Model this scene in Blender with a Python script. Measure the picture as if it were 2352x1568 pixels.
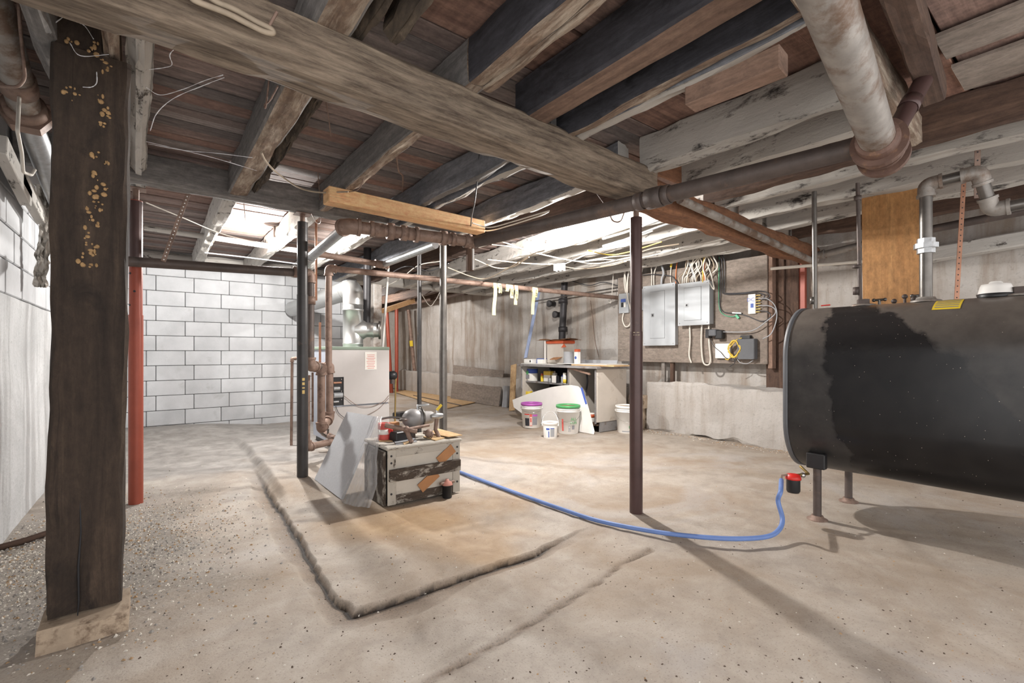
import bpy, bmesh, math, random
import numpy as np
from mathutils import Vector, Matrix, noise as mnoise

for o in list(bpy.data.objects): bpy.data.objects.remove(o, do_unlink=True)
SC = bpy.context.scene
COL = SC.collection
random.seed(7)

# ------------------------------------------------------------------ camera
FPX, CX, HY, CAMH = 1075.0, 1176.0, 808.0, 1.1        # focal length, centre and horizon for 2352x1568
TH = math.pi / 2 - math.atan2(826, 1075)
FW = Vector((math.cos(TH), math.sin(TH), 0)); RT = Vector((math.sin(TH), -math.cos(TH), 0)); UP = Vector((0, 0, 1))
CAM = Vector((0, 0, CAMH))
cd = bpy.data.cameras.new('camera'); co = bpy.data.objects.new('camera', cd); COL.objects.link(co)
cd.sensor_width = 36; cd.lens = FPX / 2352 * 36; cd.shift_y = (HY - 784) / 2352; cd.clip_start = .02
co.location = CAM
co.rotation_euler = Matrix((RT, UP, -FW)).transposed().to_euler()
SC.camera = co

# ------------------------------------------------------------------ light and exposure
W = bpy.data.worlds.new('world'); SC.world = W; W.use_nodes = True
bg = W.node_tree.nodes['Background']; bg.inputs[0].default_value = (1.0, .985, .97, 1); bg.inputs[1].default_value = 1.55
vs = SC.view_settings
vs.view_transform = 'Standard'; vs.look = 'None'; vs.gamma = 1; vs.use_curve_mapping = False; vs.exposure = 0.7
BULB_POWER = 190.0

# ------------------------------------------------------------------ pixel to place
def ray(px, py): return FW + RT * ((px - CX) / FPX) + UP * ((HY - py) / FPX)
def PZ(px, py, z=0.0):
    d = ray(px, py); return CAM + d * ((z - CAMH) / d.z)
def PX(px, py, x):
    d = ray(px, py); return CAM + d * (x / d.x)
def PY(px, py, y):
    d = ray(px, py); return CAM + d * (y / d.y)
def V(*a): return Vector(a)

# ------------------------------------------------------------------ mesh builder
def frame_of(d, hint=None):
    d = d.normalized()
    u = hint if hint is not None else (UP if abs(d.z) < .9 else V(1, 0, 0))
    s = d.cross(u).normalized(); u = s.cross(d).normalized()
    return d, s, u

class MB:
    def __init__(self): self.v = []; self.f = []; self.uv = []; self.mi = []; self.sm = []
    def add(self, vs, fs, uvs=None, mi=0, sm=False):
        b = len(self.v); self.v += [Vector(p) for p in vs]
        for k, f in enumerate(fs):
            self.f.append([i + b for i in f]); self.mi.append(mi); self.sm.append(sm)
            self.uv.append(uvs[k] if uvs else None)
        return self
    def box(self, c, s, rot=None, bev=0.0, mi=0):
        hx, hy, hz = s[0] / 2, s[1] / 2, s[2] / 2
        b = min(bev, hx * .9, hy * .9, hz * .9)
        P = []; F = []
        if b <= 0:
            P = [V(x, y, z) for x in (-hx, hx) for y in (-hy, hy) for z in (-hz, hz)]
            F = [(0, 1, 3, 2), (4, 6, 7, 5), (0, 4, 5, 1), (2, 3, 7, 6), (0, 2, 6, 4), (1, 5, 7, 3)]
        else:
            idx = {}
            for sx in (-1, 1):
                for sy in (-1, 1):
                    for sz in (-1, 1):
                        for a in range(3):
                            p = [sx * (hx - b), sy * (hy - b), sz * (hz - b)]
                            p[a] = (sx * hx, sy * hy, sz * hz)[a]
                            idx[sx, sy, sz, a] = len(P); P.append(V(*p))
            def q(l):
                n = (P[l[1]] - P[l[0]]).cross(P[l[2]] - P[l[0]]); c0 = sum((P[i] for i in l), V(0, 0, 0)) / len(l)
                return list(l) if n.dot(c0) > 0 else list(l)[::-1]
            for a in range(3):
                o1, o2 = [k for k in range(3) if k != a]
                for s0 in (-1, 1):
                    l = []
                    for s1, s2 in ((-1, -1), (1, -1), (1, 1), (-1, 1)):
                        k = [0, 0, 0]; k[a] = s0; k[o1] = s1; k[o2] = s2; l.append(idx[k[0], k[1], k[2], a])
                    F.append(q(l))
                for s1 in (-1, 1):
                    for s2 in (-1, 1):
                        k = [0, 0, 0]; k[o1] = s1; k[o2] = s2; l = []
                        for s0, aa in ((-1, o1), (1, o1), (1, o2), (-1, o2)):
                            k[a] = s0; l.append(idx[k[0], k[1], k[2], aa])
                        F.append(q(l))
            for sx in (-1, 1):
                for sy in (-1, 1):
                    for sz in (-1, 1): F.append(q([idx[sx, sy, sz, a] for a in range(3)]))
        ax = max(range(3), key=lambda k: s[k])
        uvs = []
        for f in F:
            n = (P[f[1]] - P[f[0]]).cross(P[f[2]] - P[f[0]]); na = max(range(3), key=lambda k: abs(n[k]))
            rest = [k for k in range(3) if k != na]
            if ax in rest: ua = ax; va = [k for k in rest if k != ax][0]
            else: ua, va = rest
            uvs.append([(P[i][ua], P[i][va] + na * .37) for i in f])
        R = rot if rot is not None else Matrix.Identity(3)
        c = Vector(c)
        return self.add([R @ p + c for p in P], F, uvs, mi)
    def bar(self, p0, p1, w, h, bev=0.0, hint=None, mi=0):       # straight box from p0 to p1 (centre line), w sideways, h along hint/up
        p0 = Vector(p0); p1 = Vector(p1); d, s, u = frame_of(p1 - p0, hint)
        R = Matrix((d, s, u)).transposed()
        return self.box((p0 + p1) / 2, ((p1 - p0).length, w, h), R, bev, mi)
    def rough(self, p0, p1, w, h, amp=.008, seg=None, seed=0, mi=0, round_=.18, twist=0.0, bark=0.0, hint=None, side=None):
        """a rough-sawn or hewn timber: uneven faces and worn edges along its length"""
        p0 = Vector(p0); p1 = Vector(p1); L = (p1 - p0).length; d, s, u = frame_of(p1 - p0, hint)
        n = seg or max(4, int(L / .07))
        r = round_ * min(w, h) / 2
        cs = [(-w/2+r, -h/2), (-w/6, -h/2), (w/6, -h/2), (w/2-r, -h/2), (w/2, -h/2+r), (w/2, -h/6), (w/2, h/6), (w/2, h/2-r),
              (w/2-r, h/2), (w/6, h/2), (-w/6, h/2), (-w/2+r, h/2), (-w/2, h/2-r), (-w/2, h/6), (-w/2, -h/6), (-w/2, -h/2+r)]
        per = [0]
        for i in range(16):
            a = cs[i]; b = cs[(i+1) % 16]; per.append(per[-1] + math.hypot(a[0]-b[0], a[1]-b[1]))
        P = []
        for i in range(n + 1):
            t = i / n; c = p0 + (p1 - p0) * t; ta = twist * (t - .5); ca, sa = math.cos(ta), math.sin(ta)
            for k, (a, b) in enumerate(cs):
                q = Vector((t * L * 1.7 + seed * 7.3, a * 9, b * 9))
                e = amp * mnoise.noise(q) + amp * .5 * mnoise.noise(q * 3.1)
                corner = k in (0, 3, 4, 7, 8, 11, 12, 15)
                if corner: e -= amp * 1.2 * max(0, mnoise.noise(Vector((t * L * 4 + seed, k * 3.1, 1.7))))
                if bark: e += bark * mnoise.noise(Vector((t * L * 11 + seed, k * 1.3, 4.4)))
                f = 1 + e / (min(w, h) / 2); a2, b2 = a * f, b * f
                P.append(c + s * (a2 * ca - b2 * sa) + u * (a2 * sa + b2 * ca))
        F = []; U = []
        for i in range(n):
            for k in range(16):
                k2 = (k + 1) % 16
                F.append((i*16+k, i*16+k2, (i+1)*16+k2, (i+1)*16+k)); u0, u1 = i / n * L, (i + 1) / n * L
                U.append([(u0, per[k]), (u0, per[k+1]), (u1, per[k+1]), (u1, per[k])])
        F.append(tuple(range(15, -1, -1))); U.append([(cs[k][0] * .3, cs[k][1]) for k in range(15, -1, -1)])
        F.append(tuple(n*16 + k for k in range(16))); U.append([(cs[k][0] * .3, cs[k][1]) for k in range(16)])
        self.add(P, F, U, mi, False)
        if side is not None:
            for i in range(n):
                for k in range(3, 16): self.mi[len(self.mi)-len(F)+i*16+k] = side
        return self
    def tube(self, pts, r, seg=12, mi=0, caps=True, sm=True, flat=1.0):
        pts = [Vector(p) for p in pts]; n = len(pts)
        rs = r if isinstance(r, (list, tuple)) else [r] * n
        T = []
        for i in range(n):
            a = pts[max(0, i-1)]; b = pts[min(n-1, i+1)]; t = b - a
            T.append(t.normalized() if t.length > 1e-9 else UP)
        d, s, u = frame_of(T[0]); P = []; Ls = 0; uu = [0]
        for i in range(n):
            if i:
                q = T[i-1].rotation_difference(T[i]); s = q @ s; u = q @ u; Ls += (pts[i] - pts[i-1]).length; uu.append(Ls)
            sc = 1.0
            if 0 < i < n-1:
                c = (pts[i] - pts[i-1]).normalized().dot(T[i]); sc = 1 / max(.5, c)
            for k in range(seg):
                a = 2 * math.pi * k / seg
                P.append(pts[i] + s * (math.cos(a) * rs[i]) + u * (math.sin(a) * rs[i] * flat))
        F = []; U = []
        for i in range(n-1):
            for k in range(seg):
                k2 = (k+1) % seg
                F.append((i*seg+k, i*seg+k2, (i+1)*seg+k2, (i+1)*seg+k))
                U.append([(uu[i], k/seg*.3), (uu[i], (k+1)/seg*.3), (uu[i+1], (k+1)/seg*.3), (uu[i+1], k/seg*.3)])
        self.add(P, F, U, mi, sm)
        if caps:
            self.add([P[k] for k in range(seg)], [tuple(range(seg))[::-1]], None, mi)
            self.add([P[(n-1)*seg+k] for k in range(seg)], [tuple(range(seg))], None, mi)
        return self
    def lathe(self, p0, axis, prof, seg=20, mi=0, sm=True, caps=True, hint=None):
        p0 = Vector(p0); d, s, u = frame_of(Vector(axis), hint); P = []
        for t, r in prof:
            for k in range(seg):
                a = 2 * math.pi * k / seg; P.append(p0 + d * t + s * (math.cos(a) * r) + u * (math.sin(a) * r))
        F = []; U = []
        for i in range(len(prof)-1):
            for k in range(seg):
                k2 = (k+1) % seg; F.append((i*seg+k, i*seg+k2, (i+1)*seg+k2, (i+1)*seg+k))
                U.append([(prof[i][0], k/seg), (prof[i][0], (k+1)/seg), (prof[i+1][0], (k+1)/seg), (prof[i+1][0], k/seg)])
        self.add(P, F, U, mi, sm)
        if caps:
            if prof[0][1] > 1e-4: self.add([P[k] for k in range(seg)], [tuple(range(seg))[::-1]], None, mi)
            if prof[-1][1] > 1e-4: self.add([P[(len(prof)-1)*seg+k] for k in range(seg)], [tuple(range(seg))], None, mi)
        return self
    def prism(self, poly, n, th, mi=0):                         # flat polygon (3d points) given thickness along n
        poly = [Vector(p) for p in poly]; n = Vector(n).normalized() * th; k = len(poly)
        nn = (poly[1]-poly[0]).cross(poly[2]-poly[1])
        if nn.dot(n) > 0: poly = poly[::-1]
        P = poly + [p + n for p in poly]
        F = [tuple(range(k)), tuple(range(2*k-1, k-1, -1))] + [(i, i+k, (i+1) % k + k, (i+1) % k) for i in range(k)]
        e = (poly[1] - poly[0]).normalized(); g = nn.normalized().cross(e)
        U = [[(P[i].dot(e), P[i].dot(g)) for i in f] for f in F]
        return self.add(P, F, U, mi)
    def ball(self, c, r, seg=14, rings=8, mi=0, sc=(1, 1, 1)):
        c = Vector(c); P = []
        for i in range(rings+1):
            a = math.pi * i / rings
            for k in range(seg):
                b = 2*math.pi*k/seg; P.append(c + V(r*sc[0]*math.sin(a)*math.cos(b), r*sc[1]*math.sin(a)*math.sin(b), -r*sc[2]*math.cos(a)))
        F = [(i*seg+k, i*seg+(k+1) % seg, (i+1)*seg+(k+1) % seg, (i+1)*seg+k) for i in range(rings) for k in range(seg)]
        return self.add(P, F, None, mi, True)
    def grid(self, fn, nu, nv, mi=0, sm=True):
        P = [fn(i/nu, j/nv) for j in range(nv+1) for i in range(nu+1)]
        F = [(j*(nu+1)+i, j*(nu+1)+i+1, (j+1)*(nu+1)+i+1, (j+1)*(nu+1)+i) for j in range(nv) for i in range(nu)]
        U = [[(a/nu, b/nv) for a, b in ((i, j), (i+1, j), (i+1, j+1), (i, j+1))] for j in range(nv) for i in range(nu)]
        return self.add(P, F, U, mi, sm)
    def mesh(self, name, mats, off=V(0, 0, 0)):
        me = bpy.data.meshes.new(name)
        me.from_pydata([tuple(p - off) for p in self.v], [], self.f)
        if not isinstance(mats, (list, tuple)): mats = [mats]
        for m in mats: me.materials.append(m)
        me.polygons.foreach_set('material_index', self.mi); me.polygons.foreach_set('use_smooth', self.sm)
        ul = me.uv_layers.new(name='UVMap'); buf = []
        for f, u in zip(self.f, self.uv):
            if u: 
                for a in u: buf += [a[0], a[1]]
            else:
                for i in f:
                    p = self.v[i]; buf += [p.x + p.y, p.z]
        ul.data.foreach_set('uv', buf); me.update()
        return me
    def build(self, name, mats, parent=None, label=None):
        off = Vector(parent.get('base', (0, 0, 0))) if parent else V(0, 0, 0)
        o = bpy.data.objects.new(name, self.mesh(name, mats, off)); COL.objects.link(o)
        if parent: o.parent = parent; o['base'] = tuple(off)
        if label: o['label'] = label
        return o

def thing(name, label, cat, loc, group=None):
    o = bpy.data.objects.new(name, None); COL.objects.link(o); o.empty_display_size = .05
    o.location = Vector(loc); o['base'] = tuple(Vector(loc)); o['label'] = label; o['category'] = cat
    if group: o['group'] = group
    return o
def tag(o, label, cat, group=None):
    o['label'] = label; o['category'] = cat
    if group: o['group'] = group
    return o
def struct(o, label=None):
    o['kind'] = 'structure'
    if label: o['label'] = label
    return o
def single(name, mb, mats, label, cat, base, group=None):     # a thing that is one mesh, with its origin at its base
    base = Vector(base)
    o = bpy.data.objects.new(name, mb.mesh(name, mats, base)); COL.objects.link(o); o.location = base
    return tag(o, label, cat, group)

def fillet(pts, R, n=6):
    pts = [Vector(p) for p in pts]; out = [pts[0]]
    for i in range(1, len(pts)-1):
        a, b, c = pts[i-1], pts[i], pts[i+1]; d1 = (a-b); d2 = (c-b); l = min(R, d1.length*.45, d2.length*.45)
        p = b + d1.normalized()*l; q = b + d2.normalized()*l
        for k in range(n+1):
            t = k/n; out.append((1-t)**2*p + 2*t*(1-t)*b + t*t*q)
    out.append(pts[-1]); return out
def spline(pts, n=8):
    pts = [Vector(p) for p in pts]; q = [pts[0]*2-pts[1]] + pts + [pts[-1]*2-pts[-2]]; out = []
    for i in range(1, len(q)-2):
        for k in range(n):
            t = k/n; p0, p1, p2, p3 = q[i-1:i+3]
            out.append(.5*((2*p1)+(p2-p0)*t+(2*p0-5*p1+4*p2-p3)*t*t+(3*p1-p0-3*p2+p3)*t**3))
    out.append(pts[-1]); return out
def text_mb(s, size, o, ex, ey, depth=.0006):                # lettering as thin raised geometry; o = centre, ex = reading direction, ey = up
    cu = bpy.data.curves.new('lettering', 'FONT'); cu.body = s; cu.size = size; cu.align_x = 'CENTER'; cu.align_y = 'CENTER'; cu.resolution_u = 2
    ob = bpy.data.objects.new('lettering', cu); COL.objects.link(ob)
    dg = bpy.context.evaluated_depsgraph_get(); me = bpy.data.meshes.new_from_object(ob.evaluated_get(dg))
    mb = MB(); o = Vector(o); ex = Vector(ex).normalized(); ey = Vector(ey).normalized(); n = ex.cross(ey)
    P = [o + ex*v.co.x + ey*v.co.y + n*depth for v in me.vertices]
    mb.add(P, [list(p.vertices) for p in me.polygons])
    bpy.data.objects.remove(ob, do_unlink=True); bpy.data.curves.remove(cu); bpy.data.meshes.remove(me)
    return mb

# ------------------------------------------------------------------ materials
def srgb(r, g, b): return tuple(((c/255)/12.92 if c/255 <= .04045 else ((c/255+.055)/1.055)**2.4) for c in (r, g, b)) + (1,)
class NT:
    def __init__(s, name):
        s.m = bpy.data.materials.new(name); s.m.use_nodes = True; s.t = s.m.node_tree
        s.b = s.t.nodes['Principled BSDF']
    def n(s, typ, ins=None, **kw):
        nd = s.t.nodes.new(typ)
        for k, v in kw.items(): setattr(nd, k, v)
        for k, v in (ins or {}).items(): s.put(nd, k, v)
        return nd
    def put(s, nd, k, v):
        i = nd.inputs[k]
        if isinstance(v, bpy.types.NodeSocket): s.t.links.new(v, i)
        else: i.default_value = v
    def noise(s, vec, scale, detail=4, rough=.6, dist=0): return s.n('ShaderNodeTexNoise', {'Vector': vec, 'Scale': scale, 'Detail': detail, 'Roughness': rough, 'Distortion': dist}).outputs['Fac']
    def ramp(s, fac, stops):
        r = s.n('ShaderNodeValToRGB', {'Fac': fac}); e = r.color_ramp.elements
        while len(e) < len(stops): e.new(.5)
        for k, (p, c) in enumerate(stops):
            e[k].position = p; e[k].color = c if isinstance(c, tuple) else (c, c, c, 1)
        return r.outputs['Color']
    def mix(s, fac, a, b, blend='MIX'):
        m = s.n('ShaderNodeMix', data_type='RGBA', blend_type=blend)
        for k, v in ((0, fac), (6, a), (7, b)):
            if isinstance(v, bpy.types.NodeSocket): s.t.links.new(v, m.inputs[k])
            else: m.inputs[k].default_value = v
        return m.outputs[2]
    def math(s, op, a, b=0.0):
        m = s.n('ShaderNodeMath', operation=op)
        for k, v in ((0, a), (1, b)):
            if isinstance(v, bpy.types.NodeSocket): s.t.links.new(v, m.inputs[k])
            else: m.inputs[k].default_value = v
        return m.outputs[0]
    def uv(s, su, sv, rnd=True):
        c = s.n('ShaderNodeUVMap').outputs[0]
        if rnd:
            oi = s.n('ShaderNodeObjectInfo'); off = s.math('MULTIPLY', oi.outputs['Random'], 37.0)
            cb = s.n('ShaderNodeCombineXYZ', {0: off, 1: off})
            c = s.n('ShaderNodeVectorMath', {0: c, 1: cb.outputs[0]}, operation='ADD').outputs[0]
        return s.n('ShaderNodeMapping', {'Vector': c, 'Scale': (su, sv, 1)}).outputs[0]
    def obj(s): return s.n('ShaderNodeTexCoord').outputs['Object']
    def bump(s, h, strength, dist=.01): s.put(s.b, 'Normal', s.n('ShaderNodeBump', {'Height': h, 'Strength': strength, 'Distance': dist}).outputs[0])
    def done(s, col, rough=.8, metal=0.0):
        s.put(s.b, 'Base Color', col); s.put(s.b, 'Roughness', rough); s.put(s.b, 'Metallic', metal); return s.m

def plain(name, c, rough=.7, metal=0.0, var=.18, scale=7, bump=.15, bscale=60, dirt=None, dirt_at=.6, dscale=5):
    t = NT(name); o = t.obj(); c = c if len(c) == 4 else srgb(*c)
    lo = tuple(x*(1-var) for x in c[:3])+(1,); hi = tuple(min(1, x*(1+var)) for x in c[:3])+(1,)
    col = t.ramp(t.noise(o, scale, 5), [(.3, lo), (.7, hi)])
    if dirt:
        d = dirt if len(dirt) == 4 else srgb(*dirt)
        col = t.mix(t.ramp(t.noise(o, dscale, 7, .7), [(dirt_at-.07, 0.0), (dirt_at+.07, 1.0)]), col, d)
    if bump: t.bump(t.noise(o, bscale, 4), bump, .004)
    return t.done(col, rough, metal)

def wood(name, dark, light, su=1.2, sv=22, mid=None, white=None, wamt=.5, wscale=(3, 14), rough=.85, bump=.5, rnd=.0, blot=None, blot_at=.6, hue=None, saw=.0, wsoft=.035):
    t = NT(name); g = t.uv(su, sv); fine = t.noise(g, 1.6, 9, .65, .6); big = t.noise(t.uv(su*.6, sv*.12), 1.5, 4, .6)
    col = t.ramp(fine, [(.28, srgb(*dark)), (.55, srgb(*(mid or tuple((a+b)//2 for a, b in zip(dark, light))))), (.75, srgb(*light))])
    col = t.mix(t.ramp(big, [(.35, 0.0), (.7, .55)]), col, srgb(*dark))
    if saw: col = t.mix(saw, col, t.ramp(t.noise(t.uv(45, 1.2), 1.0, 2, .5), [(.35, 0.0), (.65, 1.0)]), 'OVERLAY')
    col = t.mix(t.ramp(t.noise(t.uv(su*.9, sv*2.6), 1.4, 5, .7, .3), [(.30, .55), (.40, 0.0)]), col, srgb(*[int(c*.55) for c in dark]))
    scf = t.noise(t.uv(14, 26), 1.0, 9, .78, .2)
    col = t.mix(.42, col, t.ramp(scf, [(.36, srgb(60, 60, 60)), (.64, srgb(206, 206, 206))]), 'OVERLAY')
    h = t.math('ADD', t.math('MULTIPLY', fine, .6), t.math('MULTIPLY', scf, .7))
    if blot:
        col = t.mix(t.ramp(t.noise(t.uv(2.2, 5), 1.3, 7, .7, .8), [(blot_at-.06, 0.0), (blot_at+.06, 1.0)]), col, srgb(*blot))
    if white:
        wn = t.noise(t.uv(*wscale), 1.2, 11, .74, .25); k = 1-wamt
        f = t.ramp(wn, [(max(0, k-wsoft), 0.0), (min(1, k+wsoft), 1.0)])
        col = t.mix(f, col, t.mix(.35, srgb(*white), t.ramp(fine, [(.3, srgb(*[int(x*.7) for x in white])), (.7, srgb(*white))])))
        h = t.math('ADD', h, t.math('MULTIPLY', f, .35))
    if rnd:
        oi = t.n('ShaderNodeObjectInfo'); hs = t.n('ShaderNodeHueSaturation', {'Color': col, 'Value': t.math('ADD', 1-rnd, t.math('MULTIPLY', oi.outputs['Random'], 2*rnd))}); 
        if hue:
            t.put(hs, 'Saturation', t.math('ADD', hue[0], t.math('MULTIPLY', t.math('FRACT', t.math('MULTIPLY', oi.outputs['Random'], 7.31)), hue[1]-hue[0])))
        col = hs.outputs[0]
    t.bump(h, bump, .006)
    return t.done(col, rough)

M = {}
M['girder'] = wood('hewn_girder_wood', (70, 58, 49), (144, 126, 108), 1.0, 12, white=(166, 149, 130), wamt=.45, wscale=(3, 26), bump=.9, wsoft=.16)
M['post'] = wood('dark_post_wood', (44, 35, 30), (104, 87, 73), .8, 9, bump=1.2, blot=(34, 27, 24), blot_at=.64)
M['joist_grey'] = wood('grey_joist_wood', (104, 101, 99), (170, 166, 162), 1.0, 18, bump=.7)
M['joist_dark'] = wood('blackened_joist_wood', (34, 34, 40), (78, 77, 84), 1.0, 18, bump=.6)
M['joist_tan'] = wood('tan_joist_wood', (104, 84, 70), (170, 148, 128), 1.0, 18, white=(188, 174, 156), wamt=.44, bump=.7, wsoft=.10)
M['joist_clean'] = wood('clean_joist_wood', (98, 76, 64), (150, 124, 106), .8, 24, bump=.4)
M['joist_white'] = wood('peeling_whitewashed_wood', (34, 31, 30), (66, 58, 52), 1.0, 16, white=(178, 172, 164), wamt=.60, wscale=(3.5, 8), bump=1.0, wsoft=.05)
M['joist_white2'] = wood('whitewashed_timber', (60, 54, 50), (120, 110, 100), 1.0, 16, white=(200, 196, 190), wamt=.60, wscale=(5, 9), bump=.9)
M['joist_brown'] = wood('brown_joist_wood', (66, 48, 40), (128, 102, 84), .9, 20, bump=.5)
M['joist_blue'] = wood('bluish_grey_joist_side', (100, 102, 108), (176, 178, 185), 1.0, 10, bump=.8, blot=(84, 84, 88), blot_at=.66)
M['joist_soot'] = wood('sooty_joist_side', (44, 43, 48), (98, 97, 104), 1.0, 10, bump=.7, blot=(30, 30, 33), blot_at=.6)
M['bark'] = wood('bark_edge', (44, 36, 30), (150, 132, 110), 3, 10, white=(190, 178, 160), wamt=.36, wscale=(5, 6), bump=1.4)
M['plank'] = wood('red_brown_floorboard', (112, 86, 78), (178, 146, 130), .9, 20, bump=.35, rnd=.32, hue=(.35, 1.0))
M['plank_wide'] = wood('wide_floorboard', (118, 86, 74), (180, 140, 120), .7, 16, bump=.3, rnd=.16, hue=(.7, 1.1), saw=.12)
M['new_wood'] = wood('new_lumber', (212, 172, 122), (246, 216, 168), .8, 26, bump=.2, blot=(188, 140, 88), blot_at=.75)
M['pink_wood'] = wood('fresh_sawn_board', (128, 102, 88), (170, 142, 124), .8, 24, bump=.25)
M['orange_wood'] = wood('orange_timber', (110, 72, 50), (176, 126, 90), .9, 12, bump=.6, blot=(88, 58, 42), blot_at=.66)
M['board_orange'] = wood('varnished_pine_board', (160, 112, 66), (208, 160, 104), .5, 14, bump=.15, rough=.5)
M['ply_grey'] = wood('weathered_plywood', (128, 116, 106), (168, 156, 146), .8, 5, bump=.12)
M['ply_tan'] = wood('tan_hardboard', (196, 166, 122), (222, 196, 152), .8, 6, bump=.1)
M['iron'] = plain('rusted_iron_pipe', (136, 114, 102), .6, .25, .22, 9, .35, 90, (104, 82, 72), .58, 12)
M['iron_rust'] = plain('deep_rust_iron', (104, 80, 70), .6, .25, .25, 9, .4, 90, (140, 108, 84), .62, 16)
M['iron_dark'] = plain('dark_cast_iron', (88, 78, 74), .55, .3, .25, 8, .35, 80, (112, 92, 80), .62, 9)
M['column_black'] = plain('black_painted_steel', (62, 60, 60), .42, .3, .22, 6, .12, 60, (100, 86, 76), .68, 14)
M['column_plum'] = plain('plum_painted_steel', (78, 58, 56), .36, .2, .2, 5, .1, 60, (100, 78, 68), .72, 12)
M['galv'] = plain('galvanised_pipe', (172, 174, 176), .38, .75, .14, 30, .08, 70, (150, 146, 142), .62, 16)
M['galv_dirty'] = plain('stained_galvanised_pipe', (150, 144, 138), .55, .35, .2, 14, .2, 50, (112, 92, 78), .56, 5)
M['steel_pipe'] = plain('bare_steel_pipe', (112, 108, 104), .35, .7, .18, 12, .1, 60)
M['stainless'] = plain('bright_flue_metal', (186, 187, 186), .36, .85, .05, 4, .04, 30)
M['copper'] = plain('copper_tube', (184, 138, 114), .4, .5, .2, 14, .08, 50)
M['brass'] = plain('brass_fitting', (176, 150, 96), .35, .8, .15, 14, .06, 50)
M['chrome'] = plain('chrome_fitting', (200, 200, 200), .2, .95, .05, 10, .0)
M['black'] = plain('black_plastic', (34, 34, 36), .45, 0, .15, 8, .06)
M['black_iron'] = plain('black_iron_soil_pipe', (52, 50, 52), .5, .3, .2, 8, .2)
M['white_paint'] = plain('white_plastic', (232, 230, 226), .5, 0, .04, 5, .03)
M['grey_paint'] = plain('grey_enamel_box', (176, 180, 184), .38, .15, .05, 4, .04)
M['grey_dark'] = plain('dark_grey_plastic', (92, 94, 98), .5, 0, .1, 6, .1, 120)
M['cable_white'] = plain('white_cable_sheath', (212, 206, 196), .55, 0, .1, 8, .0)
M['cable_grey'] = plain('grey_cable_sheath', (158, 160, 164), .5, 0, .1, 8, .0)
M['cable_black'] = plain('black_coaxial_cable', (58, 58, 62), .45, 0, .1, 8, .0)
M['cable_tan'] = plain('dusty_old_cable', (156, 142, 124), .7, 0, .2, 12, .0)
M['cable_orange'] = plain('orange_cable', (222, 122, 66), .5, 0, .1, 8, .0)
M['cable_yellow'] = plain('yellow_cable', (226, 190, 74), .5, 0, .1, 8, .0)
M['cable_green'] = plain('green_earth_wire', (84, 168, 128), .5, 0, .1, 8, .0)
M['red'] = plain('red_plastic', (206, 42, 36), .4, 0, .1, 8, .0)
M['blue'] = plain('blue_plastic', (66, 92, 176), .45, 0, .1, 8, .0)
M['blue_hose'] = plain('blue_sleeved_hose', (104, 132, 190), .5, 0, .1, 10, .1, 100)
M['yellow'] = plain('yellow_print', (230, 200, 60), .5, 0, .06, 8, .0)
M['tape'] = plain('yellow_barrier_tape', (224, 212, 158), .45, 0, .06, 8, .05)
M['purple'] = plain('purple_lid_plastic', (178, 92, 178), .4, 0, .08, 8, .0)
M['green'] = plain('green_lid_plastic', (84, 168, 104), .4, 0, .08, 8, .0)
M['orange_plastic'] = plain('orange_plastic', (206, 96, 58), .45, 0, .08, 8, .0)
M['ink'] = plain('black_ink', (40, 40, 44), .6, 0, .05, 8, .0)
M['ink_grey'] = plain('grey_print', (140, 140, 146), .6, 0, .1, 60, .0)
M['ink_red'] = plain('red_print', (206, 92, 84), .6, 0, .1, 30, .0)
M['ink_blue'] = plain('blue_print', (74, 98, 172), .6, 0, .1, 30, .0)
M['paper'] = plain('paper_label', (236, 234, 228), .7, 0, .03, 8, .0)
M['cardboard'] = plain('brown_cardboard', (172, 124, 84), .8, 0, .1, 8, .1)
M['foam'] = plain('white_foam_board', (184, 186, 190), .85, 0, .06, 60, .25, 220)
M['cobweb'] = plain('cobweb_strand', (222, 222, 226), .9, 0, .02, 8, .0)
M['stone'] = plain('pale_footing_stone', (176, 158, 138), .9, 0, .2, 9, .8, 25, (112, 94, 78), .58, 12)
M['fungus'] = plain('yellow_fungus', (168, 136, 96), .9, 0, .35, 60, .6, 60)
M['foil'] = plain('crumpled_foil_scrap', (186, 180, 172), .4, .2, .25, 12, .4, 40)
M['red_rust'] = plain('red_oxide_paint', (150, 72, 54), .45, .1, .14, 5, .08, 60, (190, 150, 120), .78, 16)
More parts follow.
